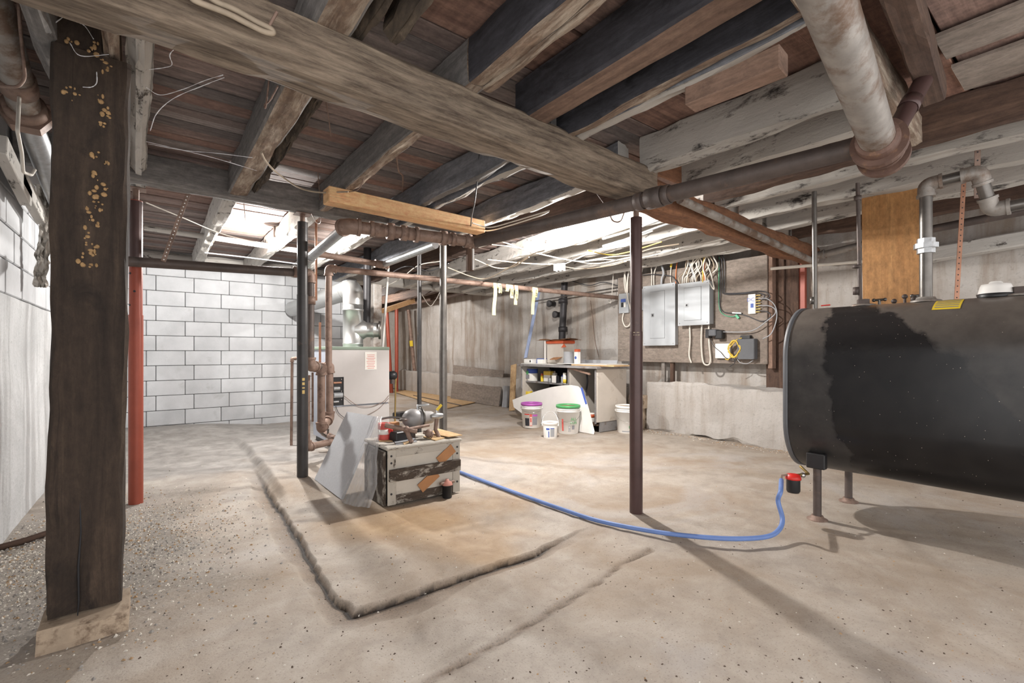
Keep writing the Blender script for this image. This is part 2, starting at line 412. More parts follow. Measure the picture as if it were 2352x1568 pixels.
# ------------------------------------------------------------------ setting: floor
def mat_floor():
    t = NT('stained_concrete_floor'); o = t.obj()
    a = t.noise(o, 1.1, 6, .6, .5); b = t.noise(o, 5, 8, .7, .4); c = t.noise(o, 120, 3, .6)
    col = t.ramp(b, [(.25, srgb(144, 134, 124)), (.5, srgb(171, 161, 150)), (.75, srgb(189, 181, 171))])
    col = t.mix(t.ramp(a, [(.4, 0.0), (.68, .75)]), col, srgb(150, 130, 108))
    col = t.mix(t.ramp(t.noise(o, .8, 5, .6, 1.2), [(.52, 0.0), (.6, .4)]), col, srgb(176, 172, 170))
    col = t.mix(t.ramp(c, [(.30, .5), (.42, 0.0)]), col, srgb(96, 86, 76))
    col = t.mix(t.ramp(t.noise(o, 45, 6, .75), [(.62, 0.0), (.74, .5)]), col, srgb(104, 92, 80))
    at = lambda n: t.n('ShaderNodeAttribute', attribute_name=n).outputs['Fac']
    col = t.mix(t.math('MULTIPLY', at('tan'), .75), col, t.ramp(b, [(.3, srgb(150, 116, 78)), (.7, srgb(186, 156, 116))]))
    col = t.mix(at('grit'), col, t.ramp(t.noise(o, 60, 6, .7), [(.35, srgb(92, 86, 80)), (.6, srgb(142, 136, 128)), (.75, srgb(190, 182, 172))]))
    col = t.mix(at('dirt'), col, t.ramp(c, [(.3, srgb(74, 62, 52)), (.7, srgb(132, 112, 94))]))
    col = t.mix(at('gap'), col, srgb(40, 34, 30))
    col = t.mix(at('back'), col, t.ramp(b, [(.3, srgb(112, 108, 104)), (.7, srgb(160, 156, 152))]))
    t.bump(t.math('ADD', t.math('MULTIPLY', b, .5), c), .35, .006)
    return t.done(col, t.ramp(a, [(.3, .6), (.7, .85)]))
def sstep(a, b, x): 
    k = np.clip((x-a)/(b-a), 0, 1); return k*k*(3-2*k)
def pnoise(x, y, s, sd=0):
    r = np.random.RandomState(sd); n = np.zeros_like(x)
    for k in range(14):
        a = r.uniform(0, 6.283); f = s * r.uniform(.5, 2.2); n += np.sin((x*np.cos(a) + y*np.sin(a)) * f + r.uniform(0, 6.283)) / 3.7
    return n
SLAB_L = [PZ(*p) for p in ((816, 1397), (758, 1357), (700, 1250), (646, 1165), (597, 1089), (572, 1055))]
SLAB_F = [PZ(*p) for p in ((816, 1397), (954, 1357), (1044, 1324), (1164, 1281), (1352, 1212))]
CRACK = [PZ(*p) for p in ((940, 1600), (981, 1567), (1120, 1487), (1253, 1411), (1378, 1335), (1423, 1299), (1494, 1263))]
_ly = [p.y for p in SLAB_L]; _lx = [p.x for p in SLAB_L]; _fx = [p.x for p in SLAB_F]; _fy = [p.y for p in SLAB_F]
def floor_h(X, Y):
    X = np.asarray(X, float); Y = np.asarray(Y, float)
    n1 = pnoise(X, Y, 120, 1)*.0008 + pnoise(X, Y, 30, 2)*.005 + pnoise(X, Y, 9, 7)*.007
    xe = np.interp(Y, _ly, _lx) + n1; ye = np.interp(X, _fx, _fy) + n1
    dl = xe - X; df = ye - Y
    inside = (dl < 0) & (df < 0)
    d = np.where((dl > 0) & (df > 0), np.hypot(np.maximum(dl, 0), np.maximum(df, 0)), np.maximum(dl, df))
    wl = np.where(dl > df, .13, .14) * (1 + .25*pnoise(X, Y, 5, 3))
    dep = np.clip(1 - d/wl, 0, 1)**.6 * sstep(-.006, .010, d)
    fade = np.where(dl > df, 1-sstep(4.3, 5.3, Y), 1-sstep(1.7, 2.3, X))
    tr = np.where(d < -.02, 0, dep) * fade
    tr = np.where((Y < 1.75) | (X < .35), 0, tr)
    h = -.036*tr
    pad = .06*sstep(.0, .08, -dl)*sstep(3.5, 4.1, Y)*(1-sstep(2.2, 2.9, X))*(1-sstep(6.2, 7.0, Y))
    h = h + pad + .09*sstep(6.2, 7.6, Y)*(1-sstep(.2, 1.6, X)) + .02*sstep(-.3, -.65, X)*0
    # long crack in the foreground
    best = np.full(X.shape, 9.0); sgn = np.zeros(X.shape)
    for a, b in zip(CRACK[:-1], CRACK[1:]):
        ax, ay, bx, by = a.x, a.y, b.x, b.y; L2 = (bx-ax)**2+(by-ay)**2
        t = np.clip(((X-ax)*(bx-ax)+(Y-ay)*(by-ay))/L2, 0, 1); dd = np.hypot(X-ax-t*(bx-ax), Y-ay-t*(by-ay))
        c = (bx-ax)*(Y-ay)-(by-ay)*(X-ax); m = dd < best; best = np.where(m, dd, best); sgn = np.where(m, np.sign(c), sgn)
    best = np.abs(best + n1*.7)
    cr = np.clip(1-best/.018, 0, 1)
    h = h - .014*cr + .006*np.clip(1-best/.07, 0, 1)*(sgn > 0)
    h = h + .004*pnoise(X, Y, 3, 4) + .0012*pnoise(X, Y, 40, 5)
    return h, tr, cr
def fz(x, y): return float(floor_h(np.array([x]), np.array([y]))[0][0])
def build_floor():
    xs = np.concatenate([np.arange(-.75, .45, .02), np.arange(.45, 2.5, .0095), np.arange(2.5, 3.2, .02), np.arange(3.2, 6.02, .06)])
    ys = np.concatenate([np.arange(-1.4, 1.1, .06), np.arange(1.1, 1.7, .02), np.arange(1.7, 2.6, .0095), np.arange(2.6, 5.6, .018), np.arange(5.6, 13.7, .06)])
    X, Y = np.meshgrid(xs, ys); h, tr, cr = floor_h(X, Y)
    nx, ny = len(xs), len(ys); co_ = np.stack([X, Y, h], -1).reshape(-1, 3)
    i = np.arange(ny-1)[:, None]*nx + np.arange(nx-1)[None, :]
    q = np.stack([i, i+1, i+nx+1, i+nx], -1).reshape(-1, 4)
    me = bpy.data.meshes.new('floor'); me.vertices.add(len(co_)); me.vertices.foreach_set('co', co_.ravel())
    me.loops.add(q.size); me.loops.foreach_set('vertex_index', q.ravel().astype(np.int32))
    me.polygons.add(len(q)); me.polygons.foreach_set('loop_start', np.arange(0, q.size, 4).astype(np.int32))
    me.update(calc_edges=True); me.polygons.foreach_set('use_smooth', np.ones(len(q), bool))
    def attr(n, a):
        t = me.attributes.new(n, 'FLOAT', 'POINT'); t.data.foreach_set('value', np.clip(a, 0, 1).astype(np.float32).ravel())
    nz = pnoise(X, Y, 6, 9)*.12
    tan = sstep(.55, .0, np.abs((X-1.35)+.45*(Y-2.6)+nz)-.0)*sstep(1.9, 2.2, Y+nz)*(1-sstep(2.9, 3.4, Y+nz)) + .8*sstep(.9, .2, np.hypot((X-1.7)/1.2, (Y-2.85)/.5)+nz)
    attr('tan', tan*.7)  # tan tint: warm light between joist shadows put into the floor colour
    attr('grit', sstep(.55, .0, X+nz*2)*sstep(2.1, 2.7, Y+nz)*(1-sstep(4.3, 4.9, Y+nz*2))*.8)
    attr('dirt', np.maximum(tr*.85, cr)); attr('gap', sstep(.80, .93, tr)*.95)
    attr('back', sstep(4.0, 5.4, Y+nz*3)*(1-sstep(1.6, 3.0, X+nz*2)))
    me.materials.append(mat_floor())
    o = bpy.data.objects.new('floor', me); COL.objects.link(o); return struct(o, 'stained uneven concrete floor with a cracked slab edge and gritty dirt')
FLOOR = build_floor()

# ------------------------------------------------------------------ setting: walls
def mat_block():
    t = NT('white_painted_block'); o = t.obj(); oi = t.n('ShaderNodeObjectInfo').outputs['Random']
    cb = t.n('ShaderNodeCombineXYZ', {0: t.math('MULTIPLY', oi, 31.0), 1: t.math('MULTIPLY', oi, 17.0)}).outputs[0]
    p = t.n('ShaderNodeVectorMath', {0: o, 1: cb}, operation='ADD').outputs[0]
    col = t.ramp(t.noise(p, 4, 5, .6), [(.3, srgb(168, 170, 173)), (.7, srgb(190, 192, 195))])
    col = t.mix(t.ramp(t.noise(p, 3.2, 4, .6, .4), [(.62, 0.0), (.78, .6)]), col, srgb(122, 120, 118))
    col = t.mix(.2, col, t.ramp(oi, [(0, srgb(156, 156, 158)), (1, srgb(202, 202, 204))]))
    t.bump(t.noise(p, 70, 5, .7), .3, .004); return t.done(col, .8)
def mat_mortar(): return plain('grey_mortar', (128, 126, 124), .95, 0, .12, 20, .5, 60)
def mat_wall(name, base, hi, brown, streak=.5, brown_at=.55):
    t = NT(name); o = t.obj()
    st = t.noise(t.n('ShaderNodeMapping', {'Vector': o, 'Scale': (5, 5, .55)}).outputs[0], 1.0, 6, .65, .3)
    bl = t.noise(o, 1.3, 7, .65, .6); fn = t.noise(o, 34, 6, .7)
    col = t.ramp(bl, [(.3, srgb(*base)), (.65, srgb(*hi))])
    col = t.mix(t.ramp(st, [(brown_at-.04, 0.0), (brown_at+.14, streak)]), col, srgb(*brown))
    col = t.mix(t.ramp(fn, [(.56, 0.0), (.72, .45)]), col, srgb(*[int(c*.72) for c in base]))
    t.bump(t.math('ADD', fn, t.math('MULTIPLY', bl, 1.2)), .6, .012); return t.done(col, .9)
MBLK = mat_block(); MMOR = mat_mortar()
def relief(x0, x1, y0, y1, z0, z1, nu, nv, amp, seed, axis, boards=None):
    """a wall face with uneven relief: axis 'x' keeps x = x0 and runs along y; axis 'y' the other way"""
    mb = MB()
    def fn(u, v):
        z = z0 + (z1-z0)*v
        a = (y0 + (y1-y0)*u) if axis == 'x' else (x0 + (x1-x0)*u)
        e = amp*(mnoise.noise(V(a*1.1, z*1.3, seed)) + .5*mnoise.noise(V(a*4, z*4, seed+3)))
        if boards:
            k = (z/boards) % 1.0; e += .012*(math.floor(z/boards) % 3-1)*.5 + (-.01 if k < .06 else 0)
        return V(x0+e, a, z) if axis == 'x' else V(a, y0+e, z)
    return mb.grid(fn, nu, nv)
BLOCK_CACHE = {}
def block_wall(parent, rows, axis, at, a0, a1, bl, bh, offs, depth=.03, face=-1):
    """each block its own object; axis 'y': wall at y = at, blocks run along x"""
    rng = random.Random(5)
    for k, z in enumerate(rows):
        s = a0 + ((offs[k % len(offs)] - a0) % bl) - bl
        while s < a1:
            b0, b1 = max(s, a0), min(s+bl, a1); s += bl
            if b1-b0 < .05: continue
            L = round(b1-b0, 3); key = (axis, L, bh)
            if key not in BLOCK_CACHE:
                sz = (L-.006, depth, bh-.006) if axis == 'y' else (depth, L-.006, bh-.006)
                BLOCK_CACHE[key] = MB().box((0, 0, 0), sz, None, .006).mesh('block', MBLK)
            o = bpy.data.objects.new('block', BLOCK_CACHE[key]); COL.objects.link(o)
            e = rng.uniform(-.002, .003)
            o.location = ((b0+b1)/2, at+e, z+bh/2) if axis == 'y' else (at+e, (b0+b1)/2, z+bh/2)
            o.parent = parent
wall_back = struct(MB().box((1.04, 8.14, 1.1), (3.5, .24, 2.5)).build('wall_back', MMOR), 'white painted concrete block wall behind the boiler')
block_wall(wall_back, [-.114+.205*k for k in range(12)], 'y', 8.005, -.70, 2.78, .43, .205, (.037, -.066))
wall_left = struct(relief(-.68, 0, 1.2, 8.05, -.08, 1.436, 110, 26, .012, 2, 'x').add(
    [V(-.68, 1.2, 1.436), V(-.68, 8.05, 1.436), V(-.95, 8.05, 1.436), V(-.95, 1.2, 1.436)], [(0, 1, 2, 3)]).box((-.85, 4.6, 1.0), (.3, 6.9, 2.9)).build('wall_left',
    mat_wall('whitewashed_poured_concrete', (162, 163, 164), (192, 193, 194), (122, 120, 118), .6)), 'whitewashed poured concrete wall topped with painted blocks')
block_wall(wall_left, [1.44+.205*k for k in range(5)], 'x', -.695, 1.2, 8.0, .43, .205, (.1, .315))
wall_right = struct(relief(5.95, 0, -1.6, 13.6, -.05, 2.5, 300, 60, .016, 5, 'x', .3).build('wall_right',
    mat_wall('stained_old_concrete', (164, 156, 148), (196, 192, 188), (136, 116, 96), .62, .5)), 'streaky board-formed concrete wall behind the fuse boxes')
wall_far = struct(relief(2.7, 6.0, 13.5, 0, -.05, 2.5, 60, 40, .02, 8, 'y').build('wall_far',
    mat_wall('pale_far_concrete', (186, 180, 172), (214, 210, 204), (150, 132, 112), .5)), 'pale concrete wall at the far end')
wall_return = struct(MB().box((2.70, 10.9, 1.2), (.16, 5.2, 2.6)).build('wall_side', M['ply_grey']))
trim_1 = struct(MB().rough((5.79, 4.14, .33), (5.79, -1.2, .33), .36, .68, .03, 90, 3, round_=.12).build('trim_1',
    mat_wall('rough_concrete_footing', (168, 162, 156), (192, 188, 184), (140, 124, 108), .45)), 'rough low concrete footing ledge along the right wall')
trim_2 = struct(MB().rough((5.8, 4.6, .28), (5.8, 13.4, .28), .26, .56, .02, 90, 4, round_=.12).build('trim_2',
    bpy.data.materials['rough_concrete_footing']), 'low concrete footing behind the workbench')

# ------------------------------------------------------------------ setting: ceiling boards
ceiling = struct(MB().box((2.6, 5.9, 2.60), (7.0, 15.4, .08)).build('ceiling', plain('dark_upper_boards', (60, 46, 40), .95)), 'underside of old wooden floor boards')
def ceiling_boards():
    rng = random.Random(3); y = -1.7; cache = {}
    while y < 13.4:
        wide = y < 1.55
        w = rng.uniform(.27, .36) if wide else (rng.uniform(.085, .135) if y < 8 else rng.uniform(.2, .3))
        gap = .016 if wide else .006
        cuts = [-.7, 6.0]
        if not wide and rng.random() < .5: cuts = [-.7, rng.choice([.55, 1.18, 1.83, 2.5, 3.4]), 6.0]
        for a, b in zip(cuts[:-1], cuts[1:]):
            me = MB().box((0, 0, 0), (b-a-.004, w-gap, .03), None, .004).mesh('plank', M['plank_wide'] if wide else M['plank'])
            o = bpy.data.objects.new('plank', me); COL.objects.link(o)
            o.location = ((a+b)/2, y+w/2, 2.517+rng.uniform(-.004, .006)); o.parent = ceiling
        y += w
ceiling_boards()
# ------------------------------------------------------------------ ceiling timbers
JZ = 2.28
def timber(name, p0, p1, w, h, m, label, cat='joist', group=None, amp=.007, seed=0, bark=0, round_=.16, twist=0.0, side=None):
    p0 = Vector(p0); p1 = Vector(p1)
    mb = MB().rough(p0, p1, w, h, amp, None, seed, round_=round_, bark=bark, twist=twist, side=1 if side else None)
    c = (p0+p1)/2; return single(name, mb, [M[m], M[side]] if side else M[m], label, cat, (c.x, c.y, c.z-h/2), group)
G0 = V(-.66, 1.81, 2.195); G1 = V(2.62, 1.945, 2.195)
timber('hewn_girder', G0, G1, .195, .20, 'girder', 'long hewn brown girder crossing the ceiling from upper left', 'beam', amp=.013, seed=3, twist=.06, round_=.2)
timber('orange_timber', (2.62, 1.975, 2.17), (5.95, 2.14, 2.17), .15, .2, 'orange_wood', 'orange-brown rough timber beam carrying on from the girder to the right wall', 'beam', amp=.014, seed=8, round_=.3)
timber('cross_beam', (-.66, 4.08, 2.36), (2.42, 4.18, 2.36), .13, .2, 'joist_grey', 'grey cross beam under the ends of the middle joists, above the new plank', 'beam', amp=.008, seed=9)
timber('rear_girder', (-.68, 8.12, 2.385), (5.92, 8.16, 2.385), .22, .19, 'joist_white2', 'whitewashed beam lying on top of the block wall and running on to the right', 'beam', amp=.014, seed=11, round_=.35)
def joist(x0, y0, x1, y1, m, label, w=.075, h=.21, z=JZ, **k):
    return timber('ceiling_joist', (x0, y0, z+h/2), (x1, y1, z+h/2), w, h, m, label, 'joist', **k)
# between the girder and the cross beam
joist(-.335, 1.7, -.30, 4.1, 'joist_grey', 'grey joist left of the dark wooden post', seed=20)
joist(-.112, 1.75, -.166, 4.2, 'joist_tan', 'flat tan joist between the wooden post and the round log joist', w=.055, seed=21)
timber('log_joist', (-.03, 1.95, 2.345), (-.085, 4.5, 2.345), .085, .09, 'joist_white2', 'round peeling white log joist above the red column', seed=22, round_=.9, bark=.010)
joist(.535, -.6, .515, 4.1, 'joist_tan', 'tan joist with a bark edge behind the girder, left of the new plank', w=.135, seed=23, side='joist_grey')
timber('bark_strip', (.655, -.4, 2.36), (.625, 4.02, 2.36), .055, .10, 'bark', 'strip of rough bark along the tan joist', 'bark', seed=24, bark=.014, round_=.7)
timber('bark_strip', (.745, -.3, 2.36), (.73, 1.70, 2.36), .07, .14, 'bark', 'bark-covered round timber beside the tan joist at the top edge', 'bark', seed=25, bark=.016, round_=.8)
joist(1.14, 1.75, 1.145, 4.1, 'joist_tan', 'grey joist crossing above the left half of the new plank', w=.085, seed=26, side='joist_grey')
joist(1.14, -.6, 1.14, 1.74, 'joist_tan', 'sooty black joist with a tan edge in front of the girder', w=.085, seed=126, side='joist_soot')
joist(1.205, -.5, 1.20, 1.75, 'joist_tan', 'thin flaking tan joist against the grey joist in front of the girder', w=.045, seed=27)
joist(1.565, -.6, 1.555, 1.9, 'joist_clean', 'wide clean brown double joist in front of the girder', w=.15, h=.21, amp=.003, seed=28, side='joist_soot')
joist(1.83, -.6, 1.80, 1.95, 'joist_tan', 'blackened joist with a white edge beside the clean double joist', w=.06, seed=29, side='joist_soot')
joist(1.885, .2, 1.86, 4.1, 'joist_white', 'peeling whitewashed joist above the right half of the new plank', w=.06, h=.2, seed=30, side='joist_blue')
joist(1.76, 1.9, 1.745, 4.1, 'joist_grey', 'pale grey joist beside the peeling one behind the girder', w=.06, seed=31, side='joist_blue')
sb = MB().bar((1.915, 1.18, 2.235), (1.95, .80, 2.235), .10, .09, .004); single('nailed_block', sb, M['pink_wood'], 'short clean board nailed under the blackened joist', 'board', (1.93, 1.0, 2.19))
joist(2.60, .68, 2.55, 1.9, 'joist_white', 'broad peeling white joist meeting the end of the girder', w=.11, h=.23, z=2.26, seed=32, amp=.012)
joist(2.50, 2.03, 2.42, 7.95, 'joist_white2', 'whitewashed joist between the new plank and the right lamp', w=.11, seed=33, amp=.012, side='joist_blue')
joist(3.02, .75, 2.99, 1.95, 'joist_white', 'white joist above the dark drain pipe, right of the broad peeling one', w=.09, h=.22, seed=34, amp=.01)
joist(2.96, 2.1, 2.94, 7.95, 'joist_brown', 'brown joist just left of the right lamp', w=.09, seed=35)
joist(3.52, -.6, 3.47, 2.0, 'joist_brown', 'brown joist right of the drain pipe hub', w=.08, seed=36)
joist(3.66, 2.1, 3.70, 7.95, 'joist_white2', 'whitewashed joist just right of the right lamp', w=.12, h=.21, z=2.28, seed=37, amp=.014)
joist(3.80, -.5, 3.74, 2.05, 'joist_white', 'peeling white joist right behind the drain pipe hub', w=.10, seed=38, amp=.01)
for i, (x, m) in enumerate(((4.22, 'joist_white2'), (4.82, 'joist_white2'), (5.42, 'joist_white2'))):
    joist(x, 2.15, x+.06, 7.95, m, ('first', 'second', 'third')[i]+' whitewashed joist above the fuse boxes counting from the right lamp', w=.12, seed=40+i, amp=.014)
for i, (x, m) in enumerate(((4.3, 'joist_white'), (4.85, 'joist_white'), (5.4, 'joist_brown'))):
    joist(x, -.8, x-.05, 2.1, m, ('first', 'second', 'third')[i]+' dark peeling joist above the oil tank counting from the drain pipe', w=.10, seed=45+i, amp=.01)
# beyond the cross beam
for i, x in enumerate((-.32, .48, 1.12, 1.78)):
    joist(x, 4.22, x+.01, 8.0, 'joist_white2' if i else 'joist_grey', ('first', 'second', 'third', 'fourth')[i]+' joist from the left in the rear bay above the block wall', w=.10, seed=50+i, amp=.009)
for i, x in enumerate((3.2, 3.85, 4.5, 5.15)):
    joist(x, 8.27, x, 13.4, 'joist_brown', ('first', 'second', 'third', 'fourth')[i]+' dark joist from the left in the far bay behind the boiler', w=.10, seed=60+i, amp=.009)
# trimmers top right
timber('trimmer_beam', (1.2, .60, 2.36), (3.46, .735, 2.36), .10, .16, 'joist_tan', 'brown trimmer beam beside the big grey pipe at top right', 'beam', seed=70)
timber('trimmer_beam', (1.9, .46, 2.40), (3.08, .565, 2.40), .09, .13, 'joist_brown', 'shorter trimmer beam right of the big grey pipe, behind the branch pipe', 'beam', seed=71)
timber('stub_joist', (1.95, -.4, 2.39), (1.95, .50, 2.39), .07, .18, 'joist_brown', 'short brown joist stub butting the trimmer at the top edge', 'joist', seed=72)
for i, (x, w) in enumerate(((2.83, .24), (3.22, .32))):
    b = MB().bar((x, .50, 2.478), (x, -1.2, 2.478), w, .02, .002); single('ceiling_board', b, M['ply_grey'], ('narrower', 'wider')[i]+' pale grey ceiling board at the upper right corner, '+('nearer the edge', 'next to the branch pipe')[i], 'board', (x, -.4, 2.468))
timber('white_box_end', (2.47, .70, 2.155), (2.60, .70, 2.155), .0+.06, .05, 'joist_white2', 'small white block under the drain pipe hub', 'block', seed=73, amp=.001)
# new plank nailed under the joists
np_ = MB().bar((.985, 3.47, 2.222), (2.36, 3.53, 2.222), .125, .11, .006); single('new_plank', np_, M['new_wood'], 'clean yellow new lumber plank held up under the joists', 'plank', (1.67, 3.5, 2.167))
pw = MB().bar((1.55, 3.72, 2.252), (2.28, 3.76, 2.252), .09, .05, .003); single('short_batten', pw, M['pink_wood'], 'short fresh-sawn batten above the rusty soil pipe, behind the new plank', 'batten', (1.9, 3.74, 2.227))

# ------------------------------------------------------------------ posts and columns
POST = V(-.215, 2.47, 0)
pt = thing('wooden_post', 'dark rough-hewn square wooden post at the left', 'post', (POST.x, POST.y, 0))
pz = fz(-.2, 2.45)
MB().rough((-.205, 2.535, .092), (-.19, 2.535, 2.272), .225, .15, .009, 70, 5, round_=.14, hint=V(0, 1, 0)).build('shaft', M['post'], pt)
MB().rough((-.225, 2.535, 2.25), (-.225, 2.535, 2.49), .15, .14, .006, 10, 6, round_=.14, hint=V(0, 1, 0)).build('notched_head', M['post'], pt)
ck_ = MB().tube([PY(px, py, 2.459) for px, py in ((190, 1040), (183, 1130), (186, 1220), (180, 1300), (181, 1380), (176, 1440))], [.001, .0025, .003, .004, .003, .001], 6); ck_.build('split', M['ink'], pt)
rngp = random.Random(11); mbf = MB()
for px, py in [(160, 92), (225, 98), (213, 108), (238, 140), (245, 155), (150, 205), (168, 213), (228, 228), (244, 265), (252, 272), (233, 290), (222, 355), (240, 372), (222, 405), (214, 440), (236, 430), (224, 465), (206, 480), (230, 485), (212, 500), (200, 530), (222, 520), (205, 560), (215, 575), (190, 590), (220, 590), (208, 610)]:
    for _ in range(4):
        p = PY(px+rngp.gauss(0, 6), py+rngp.gauss(0, 8), 2.457); r = rngp.uniform(.002, .0075)
        mbf.ball(p, r, 6, 4, 0, (rngp.uniform(.7, 1.5), .5, rngp.uniform(.7, 1.8)))
fo = mbf.build('fungus_growth', M['fungus'], pt, 'yellowish lumpy growth down the post face'); fo['kind'] = 'stuff'
bs = MB().rough((-.335, 2.50, .037), (-.075, 2.50, .037), .24, .10, .016, 12, 9, round_=.3); single('footing_stone', bs, M['stone'], 'pale rough slab under the foot of the wooden post', 'stone', (-.23, 2.5, -.02))

def column(name, p, ztop, r, m, label, z_split=None, r2=None, screw=.07, holes=(), m2=None, plate=True, lean=(0, 0)):
    p = Vector(p); zb = fz(p.x, p.y)-.004; t = thing(name, label, 'column', (p.x, p.y, zb)); lx, ly = lean
    at = lambda z: V(p.x+lx*(z-zb), p.y+ly*(z-zb), z)
    zt = ztop-screw
    if z_split:
        MB().tube([at(zb), at(z_split)], r2 or r*1.1, 20).build('lower_tube', M[m], t)
        MB().tube([at(z_split-.05), at(zt)], r, 20).build('upper_tube', M[m2 or m], t)
    else: MB().tube([at(zb), at(zt)], r, 20).build('tube', M[m], t)
    if screw > .01:
        MB().tube([at(zt-.01), at(ztop-.006)], r*.5, 12).build('screw', M['iron'], t)
        if plate: MB().box(at(ztop-.003), (r*3, r*3, .006)).build('head_plate', M['iron'], t)
    if holes:
        hm = MB()
        for z, a in holes:
            d = V(math.cos(a), math.sin(a), 0); c = at(z)+d*(r+.0005); hm.tube([c-d*.004, c+d*.001], .008, 10)
        hm.build('pin_holes', M['ink'], t)
    return t
RC = PZ(312, 1153)
column('red_column', RC, 2.295, .040, 'red_rust', 'red-orange adjustable steel column under the log joist', 1.37, .044, .09, [(1.67, -2.5), (1.54, -1.75), (1.44, -2.6), (1.31, -1.8)], 'red_rust')
MB().tube([V(RC.x, RC.y, 1.72), V(RC.x, RC.y, 2.20)], .0406, 20, caps=False).build('plum_shade_band', M['column_plum'], bpy.data.objects['red_column'])  # plum band puts the shade on the upper tube into its colour
C690 = V(1.0, 4.19, 0)
column('steel_column', C690, 2.258, .041, 'column_black', 'dark steel column in front of the boiler pipes with worn yellow lettering', 1.58, .044, .07, [(1.0, -2.2)])
ym_ = MB()
for k, (a, b) in enumerate(((868, 874), (878, 884), (889, 892), (896, 904))):
    p = PY(697, (a+b)/2, C690.y-.0445); ym_.box(p, (.02, .002, (b-a)*.0037))
ym_.build('worn_lettering', M['brass'], bpy.data.objects['steel_column'])['kind'] = 'stuff'
C1018 = V(2.345, 4.2, 0)
column('steel_column', C1018, 2.258, .036, 'steel_pipe', 'grey steel column behind the old crate', 1.12, .040, .05, [(1.06, -1.6), (.96, -2.0), (.9, -1.6), (.8, -1.9)])
C972 = V(2.55, 5.15, 0)
column('steel_column', C972, 2.275, .026, 'column_black', 'thin dark steel column behind the crate, left of the grey one', None, None, .0)
C1460 = PZ(1461, 1176)
column('steel_column', C1460, 2.09, .040, 'column_plum', 'plum brown steel column standing alone right of centre', 1.24, .044, .07)
pm_ = MB(); cd_ = (V(0, 0, 0)-V(C1460.x, C1460.y, 0)).normalized(); cs_ = cd_.cross(UP)
for k, (o1, w1, z1) in enumerate(((-.012, .014, 1.232), (.012, .018, 1.232), (-.014, .006, 1.215), (.0, .008, 1.215), (.016, .014, 1.215))):
    pm_.bar(V(C1460.x, C1460.y, z1)+cd_*.0445-cs_*(o1-w1/2), V(C1460.x, C1460.y, z1)+cd_*.0445-cs_*(o1+w1/2), .002, .007)
pm_.build('printed_mark', M['cable_tan'], bpy.data.objects['steel_column.003'])['kind'] = 'stuff'
for (px, py, top, lean, lab, m) in ((911, 893, 1.92, (0, 0), 'straight red prop far behind the boiler', 'red_rust'), (899, 885, 1.9, (-.06, 0), 'leaning red prop far behind the boiler', 'red_rust'), (957, 887, 1.95, (-.10, .02), 'leaning brown prop in the far bay with a yellow tag', 'iron')):
    q = PY(px, py, 12.0); column('steel_prop', (q.x, 12.0, 0), 2.27, .05, m, lab, None, None, .0, lean=lean)

single('bearing_block', MB().box((2.80, 1.935, 2.36), (.34, .10, .165), None, .006), M['orange_wood'], 'orange-brown wood block wedged above the start of the orange timber', 'block', (2.80, 1.935, 2.275))
# ------------------------------------------------------------------ pipes
def run(name, label, cat, pts, r, m, R=None, fit=1.28, fm=None, collars=(), seg=16, part='pipe', group=None, base=None):
    """a pipe run: one straight/filleted tube, a thicker elbow at every corner, ring collars where asked (fractions of length or points)"""
    pts = [Vector(p) for p in pts]; R = R or r*1.8
    t = thing(name, label, cat, base or pts[0], group)
    MB().tube(fillet(pts, R), r, seg).build(part, M[m], t)
    if fit:
        for i in range(1, len(pts)-1):
            a, b, c = pts[i-1], pts[i], pts[i+1]; l = R*1.15
            arc = fillet([b+(a-b).normalized()*l, b, b+(c-b).normalized()*l], R)
            mb = MB().tube(arc, r*fit, seg)
            for e, d in ((arc[0], (a-b).normalized()), (arc[-1], (c-b).normalized())): mb.tube([e-d*r*.25, e+d*r*.25], r*fit*1.12, seg)
            mb.build('elbow', M[fm or m], t)
    for p, d, k, l in collars:
        MB().lathe(Vector(p)-Vector(d).normalized()*l/2, d, [(0, r*1.05), (0, r*k), (l, r*k), (l, r*1.05)], seg, caps=False).build('collar', M[fm or m], t)
    return t
D0 = PZ(1092, 556, 2.03); D1 = PZ(1990, 334, 2.03)
dd = (D1-D0); hub = D0+dd*.615
run('drain_pipe', 'long dark iron drain pipe slanting across to the hub at upper right', 'pipe', [D0, D1], .047, 'iron_dark', collars=[(hub, dd, 1.32, .10), (hub+dd.normalized()*.07, dd, 1.22, .05), (hub-dd.normalized()*.10, dd, 1.15, .05)])
HB = D1 + dd.normalized()*.05
hb = thing('pipe_hub', 'rusty ringed pipe hub where the big grey pipe meets the drain', 'pipe fitting', HB)
bx = V(-1, -.14, .08).normalized()
MB().lathe(HB+V(.07, .01, -.03), bx, [(-.07, .04), (-.065, .075), (-.03, .078), (-.03, .10), (.0, .10), (.0, .076), (.035, .076), (.035, .088), (.05, .088), (.05, .074), (.10, .074), (.10, .104), (.135, .104), (.135, .080), (.18, .078), (.19, .066)], 28, sm=False).build('ringed_body', M['iron_rust'], hb)
big0 = HB+V(.07, .01, -.03)+bx*.17
run('big_grey_pipe', 'big stained grey pipe coming down from the top edge at upper right', 'pipe', [big0, big0+bx*1.5], .064, 'galv_dirty', seg=24)
br0 = HB+V(.03, -.05, .05); br1 = PZ(2120, 186, 2.33)
run('branch_pipe', 'short purple-brown branch pipe rising from the ringed hub', 'pipe', [br0, br1], .036, 'column_plum', collars=[((br0+br1)/2, br1-br0, 1.12, .06)])
